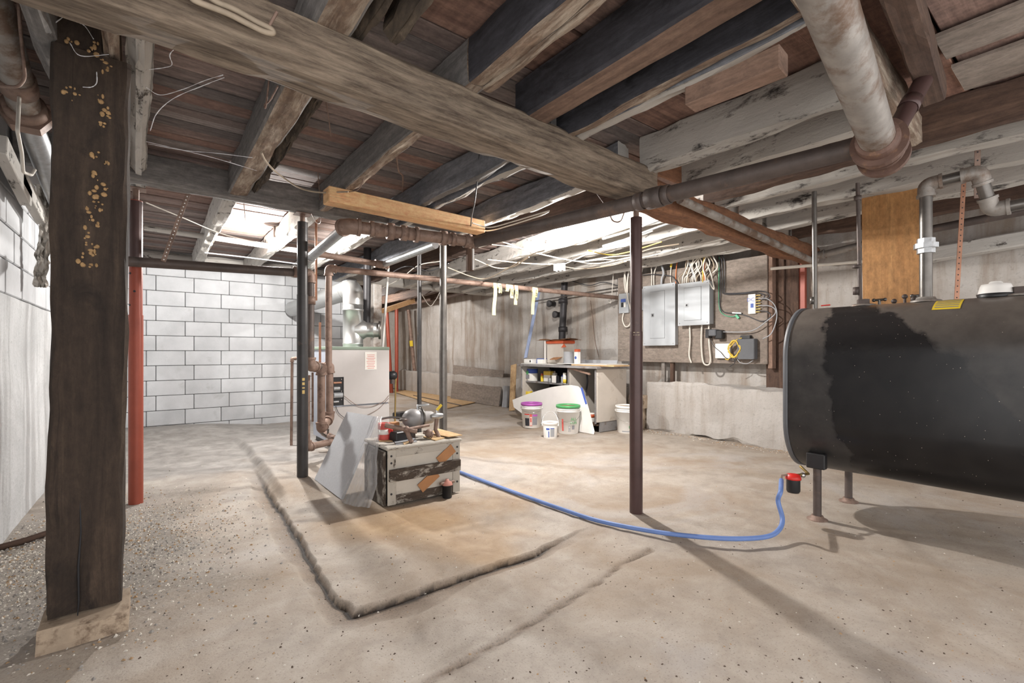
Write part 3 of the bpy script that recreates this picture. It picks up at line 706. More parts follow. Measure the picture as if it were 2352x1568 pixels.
# soil pipe under the new plank
S0 = V(1.16, 3.50, 2.035); S1 = D0+V(0, .0, .0)
sd = S1-S0; cl = []
for f, k, l in ((.16, 1.3, .03), (.20, 1.12, .10), (.30, 1.38, .05), (.40, 1.3, .05), (.45, 1.12, .06), (.5, 1.35, .03), (.72, 1.28, .05), (.80, 1.2, .04), (.93, 1.25, .06)): cl.append((S0+sd*f, sd, k, l))
run('soil_pipe', 'rusty ringed soil pipe hanging below the new plank', 'pipe', [S0+V(-.02, .06, 0), S0, S1], .046, 'iron', R=.06, collars=cl)
g1 = [S0+V(-.005, .09, 0), PX(712, 592, 1.155), PX(700, 612, 1.155)]
run('silver_pipe', 'silver galvanised pipe dropping back from the elbow of the rusty soil pipe', 'pipe', g1, .040, 'galv', fit=0, collars=[(g1[1], g1[1]-g1[0], 1.2, .08)])
x2 = PY(1000, 562, 3.58).x
g2 = [V(x2, 3.58, PY(1000, 562, 3.58).z), PX(885, 606, x2)]
run('silver_pipe', 'thinner silver galvanised pipe running back under the middle of the soil pipe', 'pipe', g2, .033, 'galv')
q = g2[1]; qe = PY(700, 578, q.y+.03)
run('iron_branch_pipe', 'brown iron pipe running left from the end of the thinner silver pipe', 'pipe', [q+V(.05, .03, -.005), q+V(-.03, .03, -.005), qe], .03, 'iron', collars=[(q+V(-.03, .03, -.005), (1, 0, 0), 1.3, .06)])
# heating mains
HP = [PY(190, 593, 4.28), PY(690, 626, 4.42), ]
ra = V(PY(712, 640, 4.42).x, 4.42, 0)
HP[1] = V(ra.x, 4.42, HP[1].z)
low = PY(712, 842, 4.42).z; bot = fz(1.2, 4.6)+.10
run('heating_main', 'dark heating pipe crossing in front of the block wall and dropping beside the boiler', 'pipe', [HP[0], HP[1], V(ra.x, 4.42, low), V(ra.x+.10, 4.50, low)], .036, 'iron_dark', fm='iron', collars=[(V(ra.x-.09, 4.41, HP[1].z), (1, 0, 0), 1.35, .10), (V(ra.x, 4.42, PY(712, 690, 4.42).z), (0, 0, 1), 1.3, .07)])
rb = PY(755, 616, 4.77)
re_ = PX(1420, 684, 5.74)
run('heating_main', 'long brown pipe hung with yellow tape, running right from the boiler riser', 'pipe', [V(rb.x, 4.77, PY(752, 845, 4.77).z), V(rb.x, 4.77, rb.z), V(re_.x, 4.77, rb.z+.015)], .031, 'iron')
zB = PY(745, 845, 4.7).z; x1 = PY(738, 850, 4.68).x; x2b = PY(757, 850, 4.86).x
run('boiler_loop_pipe', 'brown looped iron pipe in front of the boiler side', 'pipe', [V(ra.x+.13, 4.52, zB), V(x1, 4.68, zB), V(x1, 4.68, PY(738, 985, 4.68).z), V(x2b, 4.86, PY(757, 960, 4.86).z), V(x2b, 4.86, zB+.01), V(x2b, 5.25, zB+.01)], .036, 'iron', R=.05)
run('boiler_return_pipe', 'brown return pipe dropping behind the dark column and turning into the boiler foot', 'pipe', [V(ra.x+.02, 4.62, zB-.06), V(ra.x+.02, 4.62, bot+.05), V(1.475, 4.80, bot+.05), V(1.49, 5.33, bot+.05)], .032, 'iron', R=.05)
run('thin_iron_pipe', 'thin brown pipe with a small elbow left of the dark column', 'pipe', [PY(690, 823, 5.6), PY(671, 823, 5.6), V(PY(669, 1006, 5.6).x, 5.6, .02)], .015, 'iron', R=.03)
for i, (px, y0, y1, m, r) in enumerate(((735, 740, 920, 'copper', .012), (718, 855, 968, 'iron', .011), (726, 545, 690, 'copper', .012))):
    pt0 = PY(px, y0, 5.15)
    if i == 2: pt0.z = 2.5
    run('riser_tube', ('copper tube between the two boiler risers', 'short thin brown tube beside the boiler side', 'copper tube hanging above the boiler risers')[i], 'pipe', [pt0, PY(px, y1, 5.15)], r, m)
run('condensate_tube', 'bent grey tube low in front of the boiler side', 'pipe', [PY(733, 955, 5.1), PY(733, 990, 5.1), PY(752, 1003, 5.1), PY(754, 985, 5.1)], .010, 'steel_pipe', R=.02)

# ------------------------------------------------------------------ boiler
BZ = fz(1.9, 5.6); bxl = PY(748, 900, 5.3).x; bxr = PY(893, 900, 5.3).x; BT = 1.135; BD = .52
bo = thing('boiler', 'grey sheet-metal boiler with a paper label and green top rim', 'boiler', ((bxl+bxr)/2, 5.56, BZ))
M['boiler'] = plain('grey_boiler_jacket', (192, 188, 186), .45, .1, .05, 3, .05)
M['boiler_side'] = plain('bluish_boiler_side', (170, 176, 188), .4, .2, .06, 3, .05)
M['boiler_rim'] = plain('green_grey_rim', (122, 136, 122), .5, .1, .08, 6, .05)
bc = V((bxl+bxr)/2, 5.3+BD/2, 0); bw = bxr-bxl
MB().box((bc.x, bc.y+.006, (BZ+.06+BT)/2), (bw-.012, BD, BT-BZ-.06), None, .006).build('jacket', M['boiler_side'], bo)
zs = PY(830, 930, 5.3).z
win = (PY(765, 866, 5.3), PY(789, 930, 5.3))
fp = MB(); x0, x1w, z0w, z1w = win[0].x, win[1].x, win[1].z, win[0].z
for a, b, c, d in ((bxl, bxr, z1w, BT-.012), (bxl, x0, z0w, z1w), (x1w, bxr, z0w, z1w)): fp.box(((a+b)/2, 5.294, (c+d)/2), (b-a, .012, d-c))
fp.build('front_panel', M['boiler'], bo)
MB().box((bc.x, 5.292, (BZ+.04+zs-.004)/2), (bw, .014, zs-.004-BZ-.04), None, .003).build('lower_panel', M['boiler'], bo)
MB().box((bc.x, bc.y-.005, BT+.006), (bw+.01, BD+.03, .036), None, .006).build('top_rim', M['boiler_rim'], bo)
MB().box((bc.x, bc.y, BZ+.03), (bw-.06, BD-.05, .06)).build('plinth', M['black'], bo)
rc = MB().box(((x0+x1w)/2, 5.3035, (z0w+z1w)/2), (x1w-x0, .004, z1w-z0w)).build('burner_recess', M['black'], bo)
for z, m, r, l in ((.80, 'copper', .012, .09), (.6, 'galv', .024, .07), (.36, 'grey_paint', .03, .1), (.13, 'galv', .014, .06)):
    zz = z0w+(z1w-z0w)*z; MB().tube([V(x0+.004, 5.30, zz), V(x0+l, 5.30, zz)], r, 12).build('burner_pipe', M[m], rc)
kb = MB()
for z in (.92, .5, .2): kb.ball((x0+.09, 5.297, z0w+(z1w-z0w)*z), .008, 8, 6)
kb.build('screw_heads', M['chrome'], rc)
lp0 = PY(838, 808, 5.287); lp1 = PY(865, 848, 5.287)
lb = MB().box(((lp0.x+lp1.x)/2, 5.286, (lp0.z+lp1.z)/2), (lp1.x-lp0.x, .003, lp0.z-lp1.z)).build('paper_label', M['paper'], bo, 'white printed paper label with red lines')
lm = MB()
for k in range(9): lm.box(((lp0.x+lp1.x)/2, 5.2842, lp0.z-.035-k*.019), ((lp1.x-lp0.x)*random.uniform(.55, .85), .0006, .005))
lm.build('printed_lines', M['ink_red'], lb)['kind'] = 'stuff'
MB().box((bc.x+.02, 5.283, zs), (bw*.86, .002, .004)).build('seam', M['chrome'], bo)
wr = MB().tube(spline([PY(789, 908, 5.275), PY(820, 930, 5.272), PY(850, 934, 5.272), PY(880, 922, 5.272), PY(893, 908, 5.28)]), .003, 6); wr.build('thermocouple_wire', M['iron'], bo)
MB().tube(spline([PY(771, 932, 5.275), PY(778, 948, 5.272), PY(792, 960, 5.272)]), .003, 6).build('thermocouple_wire', M['black'], bo)
MB().tube(spline([PY(893, 914, 5.275), PY(870, 938, 5.272), PY(840, 955, 5.272)]), .003, 6).build('thermocouple_wire', M['iron'], bo)
# fittings on the boiler's right flank
pump = thing('circulator_pump', 'black circulator pump on the right flank of the boiler', 'pump', PY(900, 890, 5.45))
pc = PY(901, 862, 5.45); MB().lathe(pc-V(.05, 0, 0), (1, 0, 0), [(0, .03), (.01, .05), (.07, .055), (.10, .04), (.105, 0)], 16).build('motor', M['black'], pump)
MB().tube([pc, pc-V(0, 0, .10)], .026, 14).build('volute', M['iron_dark'], pump)
run('drain_tube', 'thin brass tube standing right of the boiler', 'pipe', [pc+V(.02, 0, -.02), pc+V(.045, 0, -.02), V(PY(906.5, 960, 5.45).x, 5.45, .02)], .010, 'brass', R=.02)
kb0 = PZ(922, 960, .0); single('black_control_box', MB().box(kb0+V(0, 0, fz(kb0.x, kb0.y)+.05), (.24, .18, .10), Matrix.Rotation(.3, 3, 'Z'), .012), M['black'], 'small black box on the floor right of the boiler', 'box', kb0)

# flue
fl = thing('flue_pipe', 'shiny bright metal flue pipe with an elbow and side tee on the boiler', 'flue', PY(812, 800, 5.56))
fx = PY(811, 800, 5.56).x; FRd = .115; ztee = PY(811, 757, 5.56).z; zel = PY(811, 690, 5.56).z
MB().lathe((fx, 5.56, BT+.02), (0, 0, 1), [(0, FRd), (.03, FRd), (.032, FRd*1.03), (.05, FRd*1.03), (.052, FRd), (ztee-BT+.20, FRd), (ztee-BT+.20, FRd*1.04), (ztee-BT+.225, FRd*1.04), (ztee-BT+.225, FRd), (zel-BT-.02, FRd)], 28).build('vertical_pipe', M['stainless'], fl)
fe = PY(672, 712, 7.9); fe.z = zel+.06
c0 = V(fx, 5.56, zel); dirf = (V(fe.x, fe.y, zel+.10)-c0).normalized()
c1 = c0+V(0, 0, .13)+dirf*.17
MB().tube(fillet([c0-V(0, 0, .05), c0+V(0, 0, .13), c1], .16, 4), FRd*1.015, 28).build('elbow', M['stainless'], fl)
MB().tube([c1-dirf*.02, fe], FRd, 24).build('horizontal_pipe', M['stainless'], fl)
MB().lathe(c1, dirf, [(0, FRd*1.05), (.03, FRd*1.05)], 28).build('band', M['stainless'], fl)
tdir = V(.93, -.36, .0).normalized(); tc = V(fx, 5.56, ztee)
tee = MB().lathe(tc-V(0, 0, 0)+tdir*.02, tdir, [(0, .118), (.10, .112), (.13, .09), (.14, .088), (.20, .088), (.205, .094), (.215, .094), (.22, .088), (.27, .088)], 28).build('side_tee', M['stainless'], fl)
MB().lathe(tc+tdir*.29, tdir, [(0, .098), (.0, .11), (.03, .11), (.03, .1), (.012, .098), (.01, 0)], 28).build('damper_ring', M['steel_pipe'], fl)
run('vent_stub', 'black vertical pipe rising behind the flue tee', 'pipe', [PY(842, 765, 6.2), V(PY(844, 628, 6.2).x, 6.2, 2.5)], .05, 'black_iron')
# wooden prop with grey metal face behind the tee
pb = MB().bar(V(PY(864, 790, 6.4).x, 6.4, 0), V(PY(864, 655, 6.4).x, 6.4, 2.05), .12, .12, .004, V(0, 1, 0)); single('grey_duct', pb, M['galv_dirty'], 'square grey metal duct standing behind the flue tee', 'duct', (PY(864, 790, 6.4).x, 6.4, 0))
pv = MB().bar(V(PY(866, 900, 6.6).x, 6.6, 0), V(PY(892, 560, 6.3).x, 6.3, 2.29), .028, .028, .002, V(0, 1, 0)); single('slanting_white_batten', pv, M['white_paint'], 'thin slanting white batten behind the brown tape pipe', 'batten', (PY(866, 900, 6.6).x, 6.6, 0))

# ------------------------------------------------------------------ other pipes overhead
a = PX(-6, 40, -.5); b = PX(62, 262, -.5); c = PX(130, 440, -.5)
ax = (b-a).normalized()
hp = thing('union_pipe', 'white crusted pipe with a big hexagonal rust-red union at upper left', 'pipe', b)
MB().tube([a-ax*.4, b], .062, 20).build('upper_pipe', M['galv_dirty'], hp)
MB().lathe(b-ax*.02, ax, [(0, .07), (.0, .105), (.05, .105), (.05, .08), (.08, .075), (.08, .05)], 6, sm=False).build('hex_union', M['iron'], hp)
MB().lathe(b-ax*.07, ax, [(0, .066), (.0, .082), (.06, .082)], 20).build('union_ring', M['iron'], hp)
MB().lathe(b-ax*.26, ax, [(0, .064), (.0, .07), (.09, .07), (.09, .064)], 20).build('pipe_band', M['iron'], hp)
MB().tube([b+ax*.05, c+ax*.25], .055, 20).build('lower_pipe', M['galv'], hp)
run('hanger_rod', 'thin rusty rod looped under the union pipe at the left edge', 'rod', [PX(38, -60, -.42), PX(46, 60, -.42), PX(58, 180, -.42), PX(42, 200, -.44), PX(2, 198, -.5)], .006, 'iron', R=.03, fit=0)
run('white_hook', 'bent white rod hanging under the union pipe', 'rod', [PX(45, 208, -.5), PX(40, 300, -.46), PX(50, 350, -.47), PX(53, 395, -.48), PX(72, 402, -.48), PX(80, 390, -.48)], .007, 'cable_white', R=.02, fit=0)
run('white_ceiling_pipe', 'white lagged pipe high along the rear bay towards the left lamp', 'pipe', [PY(331, 522, 6.0), PY(830, 597, 6.05)], .03, 'joist_white2')
run('under_beam_pipe', 'grey steel pipe slung under the orange timber beam', 'pipe', [PY(1562, 458, 1.84), PY(1868, 600, 1.93)], .03, 'galv_dirty')
run('wall_conduit', 'pale conduit along the right wall left of the pine board', 'pipe', [PX(1771, 617, 5.5), PX(2005, 598, 5.5)], .017, 'cable_white')
w0 = PX(1875, 588, 5.72); w1 = PX(2000, 557, 5.72)
run('wall_pipe', 'short grey pipe with an elbow high on the right wall', 'pipe', [w0+V(0, .02, -.06), w0, w1], .035, 'galv_dirty')
run('wall_pipe', 'dark pipe along the right wall behind the vent pipe', 'pipe', [PX(2136, 527, 5.55), PX(2500, 456, 5.55)], .035, 'iron_dark')
sl = MB().rough(PX(2000, 610, 5.86), PX(2600, 505, 5.86), .14, .13, .006, 30, 77); single('wall_sill', sl, M['joist_white2'], 'pale sill ledge along the right wall above the oil tank', 'ledge', PX(2300, 570, 5.86))
# black soil stack on the right wall
sx = 5.78
st = thing('soil_stack', 'black cast-iron stack with capped stubs on the wall behind the workbench', 'pipe', PX(1292, 790, sx))
MB().tube([PX(1290, 800, sx), PX(1297, 640, sx)], [.062, .058], 18).build('stack', M['black_iron'], st)
for px, py, k in ((1275, 722, .1), (1262, 697, .12)):
    p = PX(px, py, 5.74); MB().lathe(p+V(.12, 0, 0), (-1, 0, 0), [(0, .05), (.10, .05), (.10, .062), (.14, .062), (.14, .045), (.135, 0)], 18).build('stub', M['black_iron'], st)
for py in (690, 755): MB().lathe(PX(1293, py, sx), (0, 0, 1), [(-.05, .06), (-.05, .082), (.03, .082), (.04, .06)], 18).build('hub', M['black_iron'], st)
run('wall_rod', 'thin grey rod along the wall above the soil stack stubs', 'pipe', [PX(1225, 692, 5.72), PX(1421, 660, 5.72)], .012, 'steel_pipe')
run('cross_pipe', 'pale pipe crossing the rear ceiling left of the right lamp', 'pipe', [PY(1010, 585, 6.2), PY(1255, 632, 6.35)], .035, 'galv_dirty')
# perforated strap holding the dark heating main
def strap(name, label, p, q, w, m, nh, n=V(0, -1, 0), hm='ink'):
    p = Vector(p); q = Vector(q); mb = MB().bar(p, q, w, .003, 0, n); o = thing(name, label, 'strap', q)
    mb.build('band', M[m], o); h = MB(); d, s, u = frame_of(q-p, n)
    for k in range(nh):
        c = p+(q-p)*((k+.5)/nh); h.tube([c+u*.0012, c+u*.0022], w*.16, 8)
    h.build('punched_holes', M[hm], o)['kind'] = 'stuff'; return o
strap('hanger_strap', 'perforated rusty strap holding up the dark heating pipe', PY(440, 424, 4.24), PY(375, 600, 4.24), .03, 'iron', 22, hm='white_paint')
strap('hanging_strap', 'perforated copper-coloured strap hanging above the oil tank', V(4.62, PX(2216, 415, 4.6).y, 2.5), PX(2197, 690, 4.4), .028, 'copper', 26, V(-.8, -.6, 0))
strap('joist_strap', 'short perforated rust strap holding the vent pipe elbow', V(4.0, PX(2246, 330, 4.0).y, 2.5), PX(2244, 455, 4.0), .03, 'iron', 9, V(-.8, -.6, 0))
# ------------------------------------------------------------------ oil tank
TX, TR, TS, TB = 3.765, .345, .43, .29          # centre, end radius, straight side, underside height
TY0, TY1 = 1.40, -.12
TT = TB + 2*TR + TS
def mat_tank():
    t = NT('dusty_black_tank_paint'); o = t.obj(); s = t.n('ShaderNodeSeparateXYZ', {0: o})
    wob = t.math('MULTIPLY', t.math('SUBTRACT', t.noise(o, 5, 6, .6, .3), .5), .28)
    # wiped-clean band between two ragged edges along the tank
    y = t.math('ADD', s.outputs['Y'], wob); z = s.outputs['Z']
    left = t.math('ADD', y, t.math('MULTIPLY', z, -.16))
    a = t.ramp(t.math('ADD', left, .2), [(.54, 0.0), (.56, 1.0)])
    right = t.math('ADD', t.math('MULTIPLY', y, -1.0), t.math('MULTIPLY', t.math('POWER', t.math('MULTIPLY', t.math('MAXIMUM', z, 0.0), .82), 3.0), .5))
    b = t.ramp(t.math('ADD', right, .0), [(.42, 0.0), (.45, .85)])
    dust = t.math('MAXIMUM', a, b)
    fn = t.noise(o, 9, 6, .65)
    clean = t.ramp(fn, [(.3, srgb(20, 20, 23)), (.7, srgb(33, 32, 33))])
    nz = t.math('MAXIMUM', t.n('ShaderNodeSeparateXYZ', {0: t.n('ShaderNodeNewGeometry').outputs['Normal']}).outputs['Z'], 0.0)
    dirty = t.mix(nz, t.ramp(fn, [(.3, srgb(40, 39, 40)), (.7, srgb(60, 58, 57))]), t.ramp(fn, [(.3, srgb(112, 104, 98)), (.7, srgb(134, 126, 118))]))
    clean = t.mix(t.math('MULTIPLY', nz, .5), clean, srgb(70, 67, 66))
    col = t.mix(dust, clean, dirty)
    vo = t.n('ShaderNodeTexVoronoi', {'Vector': o, 'Scale': 30.0}).outputs['Distance']
    col = t.mix(t.ramp(vo, [(.035, 1.0), (.06, 0.0)]), col, srgb(196, 184, 172))
    t.bump(t.noise(o, 2.2, 3), .08, .02)
    return t.done(col, t.math('ADD', t.math('MULTIPLY', dust, .1), .27), .2)
MT = mat_tank()
tk = thing('oil_tank', 'big black oval steel heating oil tank on legs at the right', 'oil tank', (TX, .64, 0))
tprof = []
for k in range(25):
    a = math.pi*k/24; tprof.append((TR*math.cos(a), TB+TR+TS+TR*math.sin(a)))
for k in range(25):
    a = math.pi+math.pi*k/24; tprof.append((TR*math.cos(a), TB+TR+TR*math.sin(a)))
mb = MB(); n = len(tprof); NS = 24; P = []; c0 = (TX, TB+TR+TS/2)
stations = [TY0+(TY1-TY0)*i/NS for i in range(NS+1)]
for y in stations:
    for x, z in tprof: P.append(V(TX+x, y, z))
mb.add(P, [(i*n+k, i*n+(k+1) % n, (i+1)*n+(k+1) % n, (i+1)*n+k) for i in range(NS) for k in range(n)], None, 0, True)
mb.build('shell', MT, tk)
for y, d in ((TY0, 1), (TY1, -1)):
    h = MB(); P = []
    for s, off in ((1.0, 0), (.9, .025), (.6, .05), (.2, .062)):
        for x, z in tprof: P.append(V(TX+x*s, y+d*(off-.012), TB+TR+TS/2+(z-(TB+TR+TS/2))*s))
    F = [(i*n+k, i*n+(k+1) % n, (i+1)*n+(k+1) % n, (i+1)*n+k) for i in range(3) for k in range(n)]+[tuple(3*n+k for k in range(n))]
    h.add(P, F, None, 0, True); h.build('end_head', MT, tk)
    r = MB(); P = []
    for s, yy in ((1.0, y-d*.02), (1.012, y-d*.02), (1.012, y+d*.008), (.985, y+d*.008)):
        for x, z in tprof: P.append(V(TX+x*s, yy, TB+TR+TS/2+(z-(TB+TR+TS/2))*s))
    r.add(P, [(i*n+k, i*n+(k+1) % n, (i+1)*n+(k+1) % n, (i+1)*n+k) for i in range(3) for k in range(n)], None, 0, True); r.build('welded_rim', M['grey_dark'], tk)
for lx in (3.475, 4.055):
    for ly in (1.22, .06):
        zf = fz(lx, ly); lg = MB().tube([V(lx, ly, zf), V(lx, ly, .40)], .024, 16).build('leg', M['iron_dark'], tk)
        MB().lathe((lx, ly, zf-.002), (0, 0, 1), [(0, .06), (.008, .06), (.014, .04), (.03, .034), (.03, .026)], 18).build('floor_flange', M['iron'], lg)
        s = -1 if lx < TX else 1
        MB().box((lx+s*.012, ly, .385), (.05, .11, .10), None, .006).build('leg_bracket', M['black'], lg)
def onz(x):                                         # height of the tank's top at x
    dx = abs(x-TX); return TB+TR+TS+math.sqrt(max(0, TR*TR-dx*dx))
def fitting(name, y, prof, m, x=TX, seg=6, part=None):
    return MB().lathe((x, y, onz(x)-.004), (0, 0, 1), prof, seg, sm=seg > 8).build(name, M[m], tk)
fitting('bung_flange', 1.05, [(0, .07), (.008, .07), (.014, .05)], 'galv_dirty', seg=20); fitting('hex_plug', 1.05, [(.01, .036), (.045, .036)], 'iron_dark')
fitting('bung_flange', .73, [(0, .075), (.01, .075), (.016, .05), (.03, .045)], 'galv_dirty', seg=20)
fitting('gauge_base', .53-.10, [(0, .075), (.02, .08), (.024, .06)], 'black', seg=20)
fitting('gauge_cap', .53-.10, [(.022, .074), (.06, .066), (.075, .06), (.078, .03), (.085, .028), (.092, .02), (.093, 0)], 'white_paint', seg=22)
fitting('bung_flange', .335, [(0, .07), (.008, .07), (.014, .05)], 'galv_dirty', seg=20); fitting('hex_plug', .335, [(.01, .04), (.05, .04)], 'iron_dark')
for y, h in ((.985, .05), (.755+.03, .06)):
    z = onz(TX+.09); v = MB().tube([V(TX+.09, y, z), V(TX+.09, y, z+h)], .009, 8); v.tube([V(TX+.09, y-.03, z+h), V(TX+.09, y+.03, z+h)], .008, 8); v.ball((TX+.09, y-.03, z+h), .012, 8, 6); v.ball((TX+.09, y+.03, z+h), .012, 8, 6); v.build('tee_valve', M['steel_pipe'], tk)
for y, r, h in ((.90, .016, .025), (.845, .016, .05), (.80, .018, .03)):
    z = onz(TX+.06); k = MB().tube([V(TX+.06, y, z-.004), V(TX+.06, y, z+h)], .008, 8); k.ball((TX+.06, y, z+h), r, 10, 6); k.build('bleed_screw', M['iron_dark'], tk)
ly0, ly1 = .665, .545                               # yellow label wrapped over the front shoulder
a0, a1 = math.radians(104), math.radians(127)
def lab(u, v):
    a = a0+(a1-a0)*v; return V(TX+(TR+.0015)*math.cos(a), ly0+(ly1-ly0)*u, TB+TR+TS+(TR+.0015)*math.sin(a))
yl = MB().grid(lab, 4, 6).build('yellow_label', M['yellow'], tk, 'yellow printed warning label'); ylm = MB()
for k in range(5):
    ylm.grid(lambda u, v, k=k: lab(.08+.84*u, .12+k*.17+.06*v)+V(-.0008, 0, .0008), 3, 1)
ylm.build('printed_lines', M['ink_grey'], yl)['kind'] = 'stuff'
# vent pipe out of the tank
vz = PX(2125, 425, TX).z; e1 = PX(2225, 392, TX)
vp = run('vent_pipe', 'shiny steel vent pipe rising from the oil tank with elbows at the top', 'pipe', [V(TX, .73, onz(TX)+.026), V(TX, .73, vz), V(TX+.02, .50, vz+.015), V(TX+.10, .46, vz-.20), V(TX+.12, .0, vz-.18)], .032, 'steel_pipe', R=.06, fit=1.3, fm='galv_dirty')
zc = PX(2127, 563, TX).z
MB().lathe((TX, .73, zc-.05), (0, 0, 1), [(0, .034), (0, .045), (.03, .045), (.03, .06), (.06, .06), (.06, .045), (.09, .045), (.09, .034)], 8, sm=False).build('union', M['galv'], vp)
run('filler_pipe', 'thin steel pipe rising from the left end of the oil tank to the joists', 'pipe', [V(TX, 1.335, onz(TX)), PX(1870, 440, TX)], .016, 'steel_pipe', collars=[(PX(1867, 690, TX), (0, 0, 1), 1.2, .05)])
run('gauge_pipe', 'thin dark pipe with clamps rising from the tank beside the pine board', 'pipe', [V(TX+.05, 1.08, onz(TX)), PX(1970, 420, TX+.05)], .012, 'iron_dark', collars=[(PX(1968, 612, TX+.05), (0, 0, 1), 2.2, .02), (PX(1967, 668, TX+.05), (0, 0, 1), 1.7, .05), (PX(1970, 455, TX+.05), (0, 0, 1), 1.8, .03)])
rh = MB().bar(PX(1886, 702, TX+.1), PX(1907, 700, TX+.1), .014, .008, .002); single('red_valve_handle', rh, M['red'], 'small red valve handle lying on top of the oil tank', 'handle', PX(1895, 705, TX+.1))
# pine board behind the tank
bo_ = MB().bar((4.30, 1.01, 1.02), (4.33, 1.03, 2.47), .37, .03, .003, V(-1, 0, 0)); single('pine_board', bo_, M['board_orange'], 'wide orange varnished pine board standing behind the oil tank', 'board', (4.3, 1.01, 1.02))
# dark wood framing between plywood and tank
for i, (px, w, m, lab_) in enumerate(((1782, .20, 'joist_brown', 'broad brown vertical board right of the plywood'), (1815, .16, 'joist_brown', 'narrow brown vertical board behind the tank end'), (1836, .09, 'red_rust', 'dark red upright behind the tank end'))):
    p = PX(px, 800, 5.84); u = MB().bar((5.84+.03*i, p.y, .67), (5.84+.03*i, p.y, 2.2), w, .05, .004, V(-1, 0, 0)); single('upright_board', u, M[m], lab_, 'board', (5.84+.03*i, p.y, .67))
# filter and hose
fp_ = PX(1822, 1092, 3.30)
ft = thing('oil_filter', 'oil filter with a red cap and black canister under the tank end', 'filter', fp_-V(0, 0, .11))
MB().lathe(fp_, (0, 0, -1), [(-.012, .018), (-.008, .038), (.012, .046), (.022, .046), (.024, .03)], 22).build('red_cap', M['red'], ft)
MB().lathe(fp_-V(0, 0, .02), (0, 0, -1), [(0, .040), (.075, .040), (.088, .034), (.09, 0)], 22).build('canister', M['black'], ft)
MB().tube([fp_+V(.03, -.01, .0), fp_+V(.13, -.04, .0), V(3.50, 1.33, .32)], .009, 10).build('outlet_pipe', M['brass'], ft)
MB().ball(fp_+V(.08, -.025, -.005), .018, 10, 7).build('valve_body', M['chrome'], ft)
MB().tube([fp_+V(-.02, .02, .004), fp_+V(-.05, .05, -.0), fp_+V(-.055, .05, -.04)], .008, 10).build('inlet_elbow', M['iron'], ft)
hs = [fp_+V(-.055, .05, -.03)]
for px, py, z in ((1793, 1128, .26), (1787, 1150, .20), (1797, 1190, .11), (1790, 1215, .07), (1762, 1232, .05), (1690, 1237, .045), (1600, 1232, .04), (1500, 1220, .03), (1380, 1197, .022), (1300, 1172, .018), (1180, 1130, .016), (1100, 1100, .016), (1060, 1085, .016), (1030, 1073, .016)):
    hs.append(PZ(px, py, z))
single('blue_hose', MB().tube(spline(hs, 6), .0135, 12), M['blue_hose'], 'blue sleeved oil hose snaking over the floor from the filter to the crate', 'hose', hs[8]-V(0, 0, .013))
# ------------------------------------------------------------------ electrical board
EX = 5.70
yl_, yr_ = PX(1419, 830, EX).y, PX(1762, 836, EX).y; zb_ = PX(1590, 833, EX).z; zt_ = 2.24
single('plywood_board', MB().box((EX+.012, (yl_+yr_)/2, (zb_+zt_)/2), (.022, yl_-yr_, zt_-zb_), None, .003), M['ply_grey'], 'weathered grey plywood backboard carrying the fuse boxes', 'board', (EX, (yl_+yr_)/2, zb_))
for i, y in enumerate((yr_-.022,)):
    st_ = MB().box((EX+.125, y, (zb_-.05+2.26)/2), (.2, .05, 2.26-zb_+.05), None, .004); single('wall_stud', st_, M['pink_wood'], 'pink-brown stud at the right edge of the plywood', 'stud', (EX+.125, y, zb_-.05))
for i, px in enumerate((1525, 1545)):
    y = PX(px, 860, EX+.06).y; single('leg_batten', MB().box((EX+.06, y, (zb_+.665)/2), (.05, .05, zb_-.665), None, .003), M['joist_brown' if i else 'galv_dirty'], ('grey', 'brown')[i]+' short upright between the plywood and the footing ledge', 'batten', (EX+.06, y, .665))
def rect(px0, py0, px1, py1, x): 
    a = PX(px0, py0, x); b = PX(px1, py1, x); return a.y, b.y, a.z, b.z     # y left, y right, z top, z bottom
def fusebox(label, r, xf, door, latch, text=None):
    y0, y1, z1, z0 = r; t = thing('fuse_box', label, 'fuse box', (xf, (y0+y1)/2, z0))
    MB().box(((xf+EX)/2+.002, (y0+y1)/2, (z0+z1)/2), (EX-xf-.004, y0-y1-.02, z1-z0-.02), None, .004).build('case', M['grey_paint'], t)
    fr = MB().box((xf, (y0+y1)/2, (z0+z1)/2), (.008, y0-y1, z1-z0), None, .003).build('cover', M['grey_paint'], t)
    a, b, c, d = door
    dr = MB().box((xf-.006, (a+b)/2, (c+d)/2), (.007, a-b, c-d), None, .0025).build('door', M['grey_paint'], t)
    gm = MB()
    for s in (0, 1):
        gm.box((xf-.0042, a if s == 0 else b, (c+d)/2), (.0012, .005, c-d+.006)); gm.box((xf-.0042, (a+b)/2, c if s == 0 else d), (.0012, a-b+.006, .005))
    gm.build('door_gap', M['grey_dark'], t)
    la = latch; l1 = MB().box((xf-.011, la.y, la.z), (.006, .05, .05), None, .003).build('latch', M['galv'], dr)
    MB().box((xf-.0145, la.y-.003, la.z), (.003, .022, .026)).build('latch_slot', M['ink'], l1)
    for yy, zz in ((y0-.03, z1-.03), (y1+.03, z1-.03), (y0-.03, z0+.03), (y1+.03, z0+.03)):
        MB().ball((xf-.005, yy, zz), .007, 8, 5).build('screw', M['chrome'], t)
    return t
x1 = 5.615
fusebox('taller left grey fuse box on the plywood', rect(1477, 658, 1551, 793, x1), x1, rect(1494, 671, 1527, 776, x1), PX(1500, 724, x1))
x2 = 5.585
fusebox('shorter deeper right grey fuse box fed by many white cables', rect(1557, 652, 1630, 745, x2), x2, rect(1572, 662, 1611, 734, x2), PX(1578, 701, x2))
x3 = 5.66
y0, y1, z1, z0 = rect(1421, 675, 1443, 718, x3)
ds = thing('disconnect_switch', 'small grey switch box at the left edge of the plywood', 'switch box', (x3, (y0+y1)/2, z0))
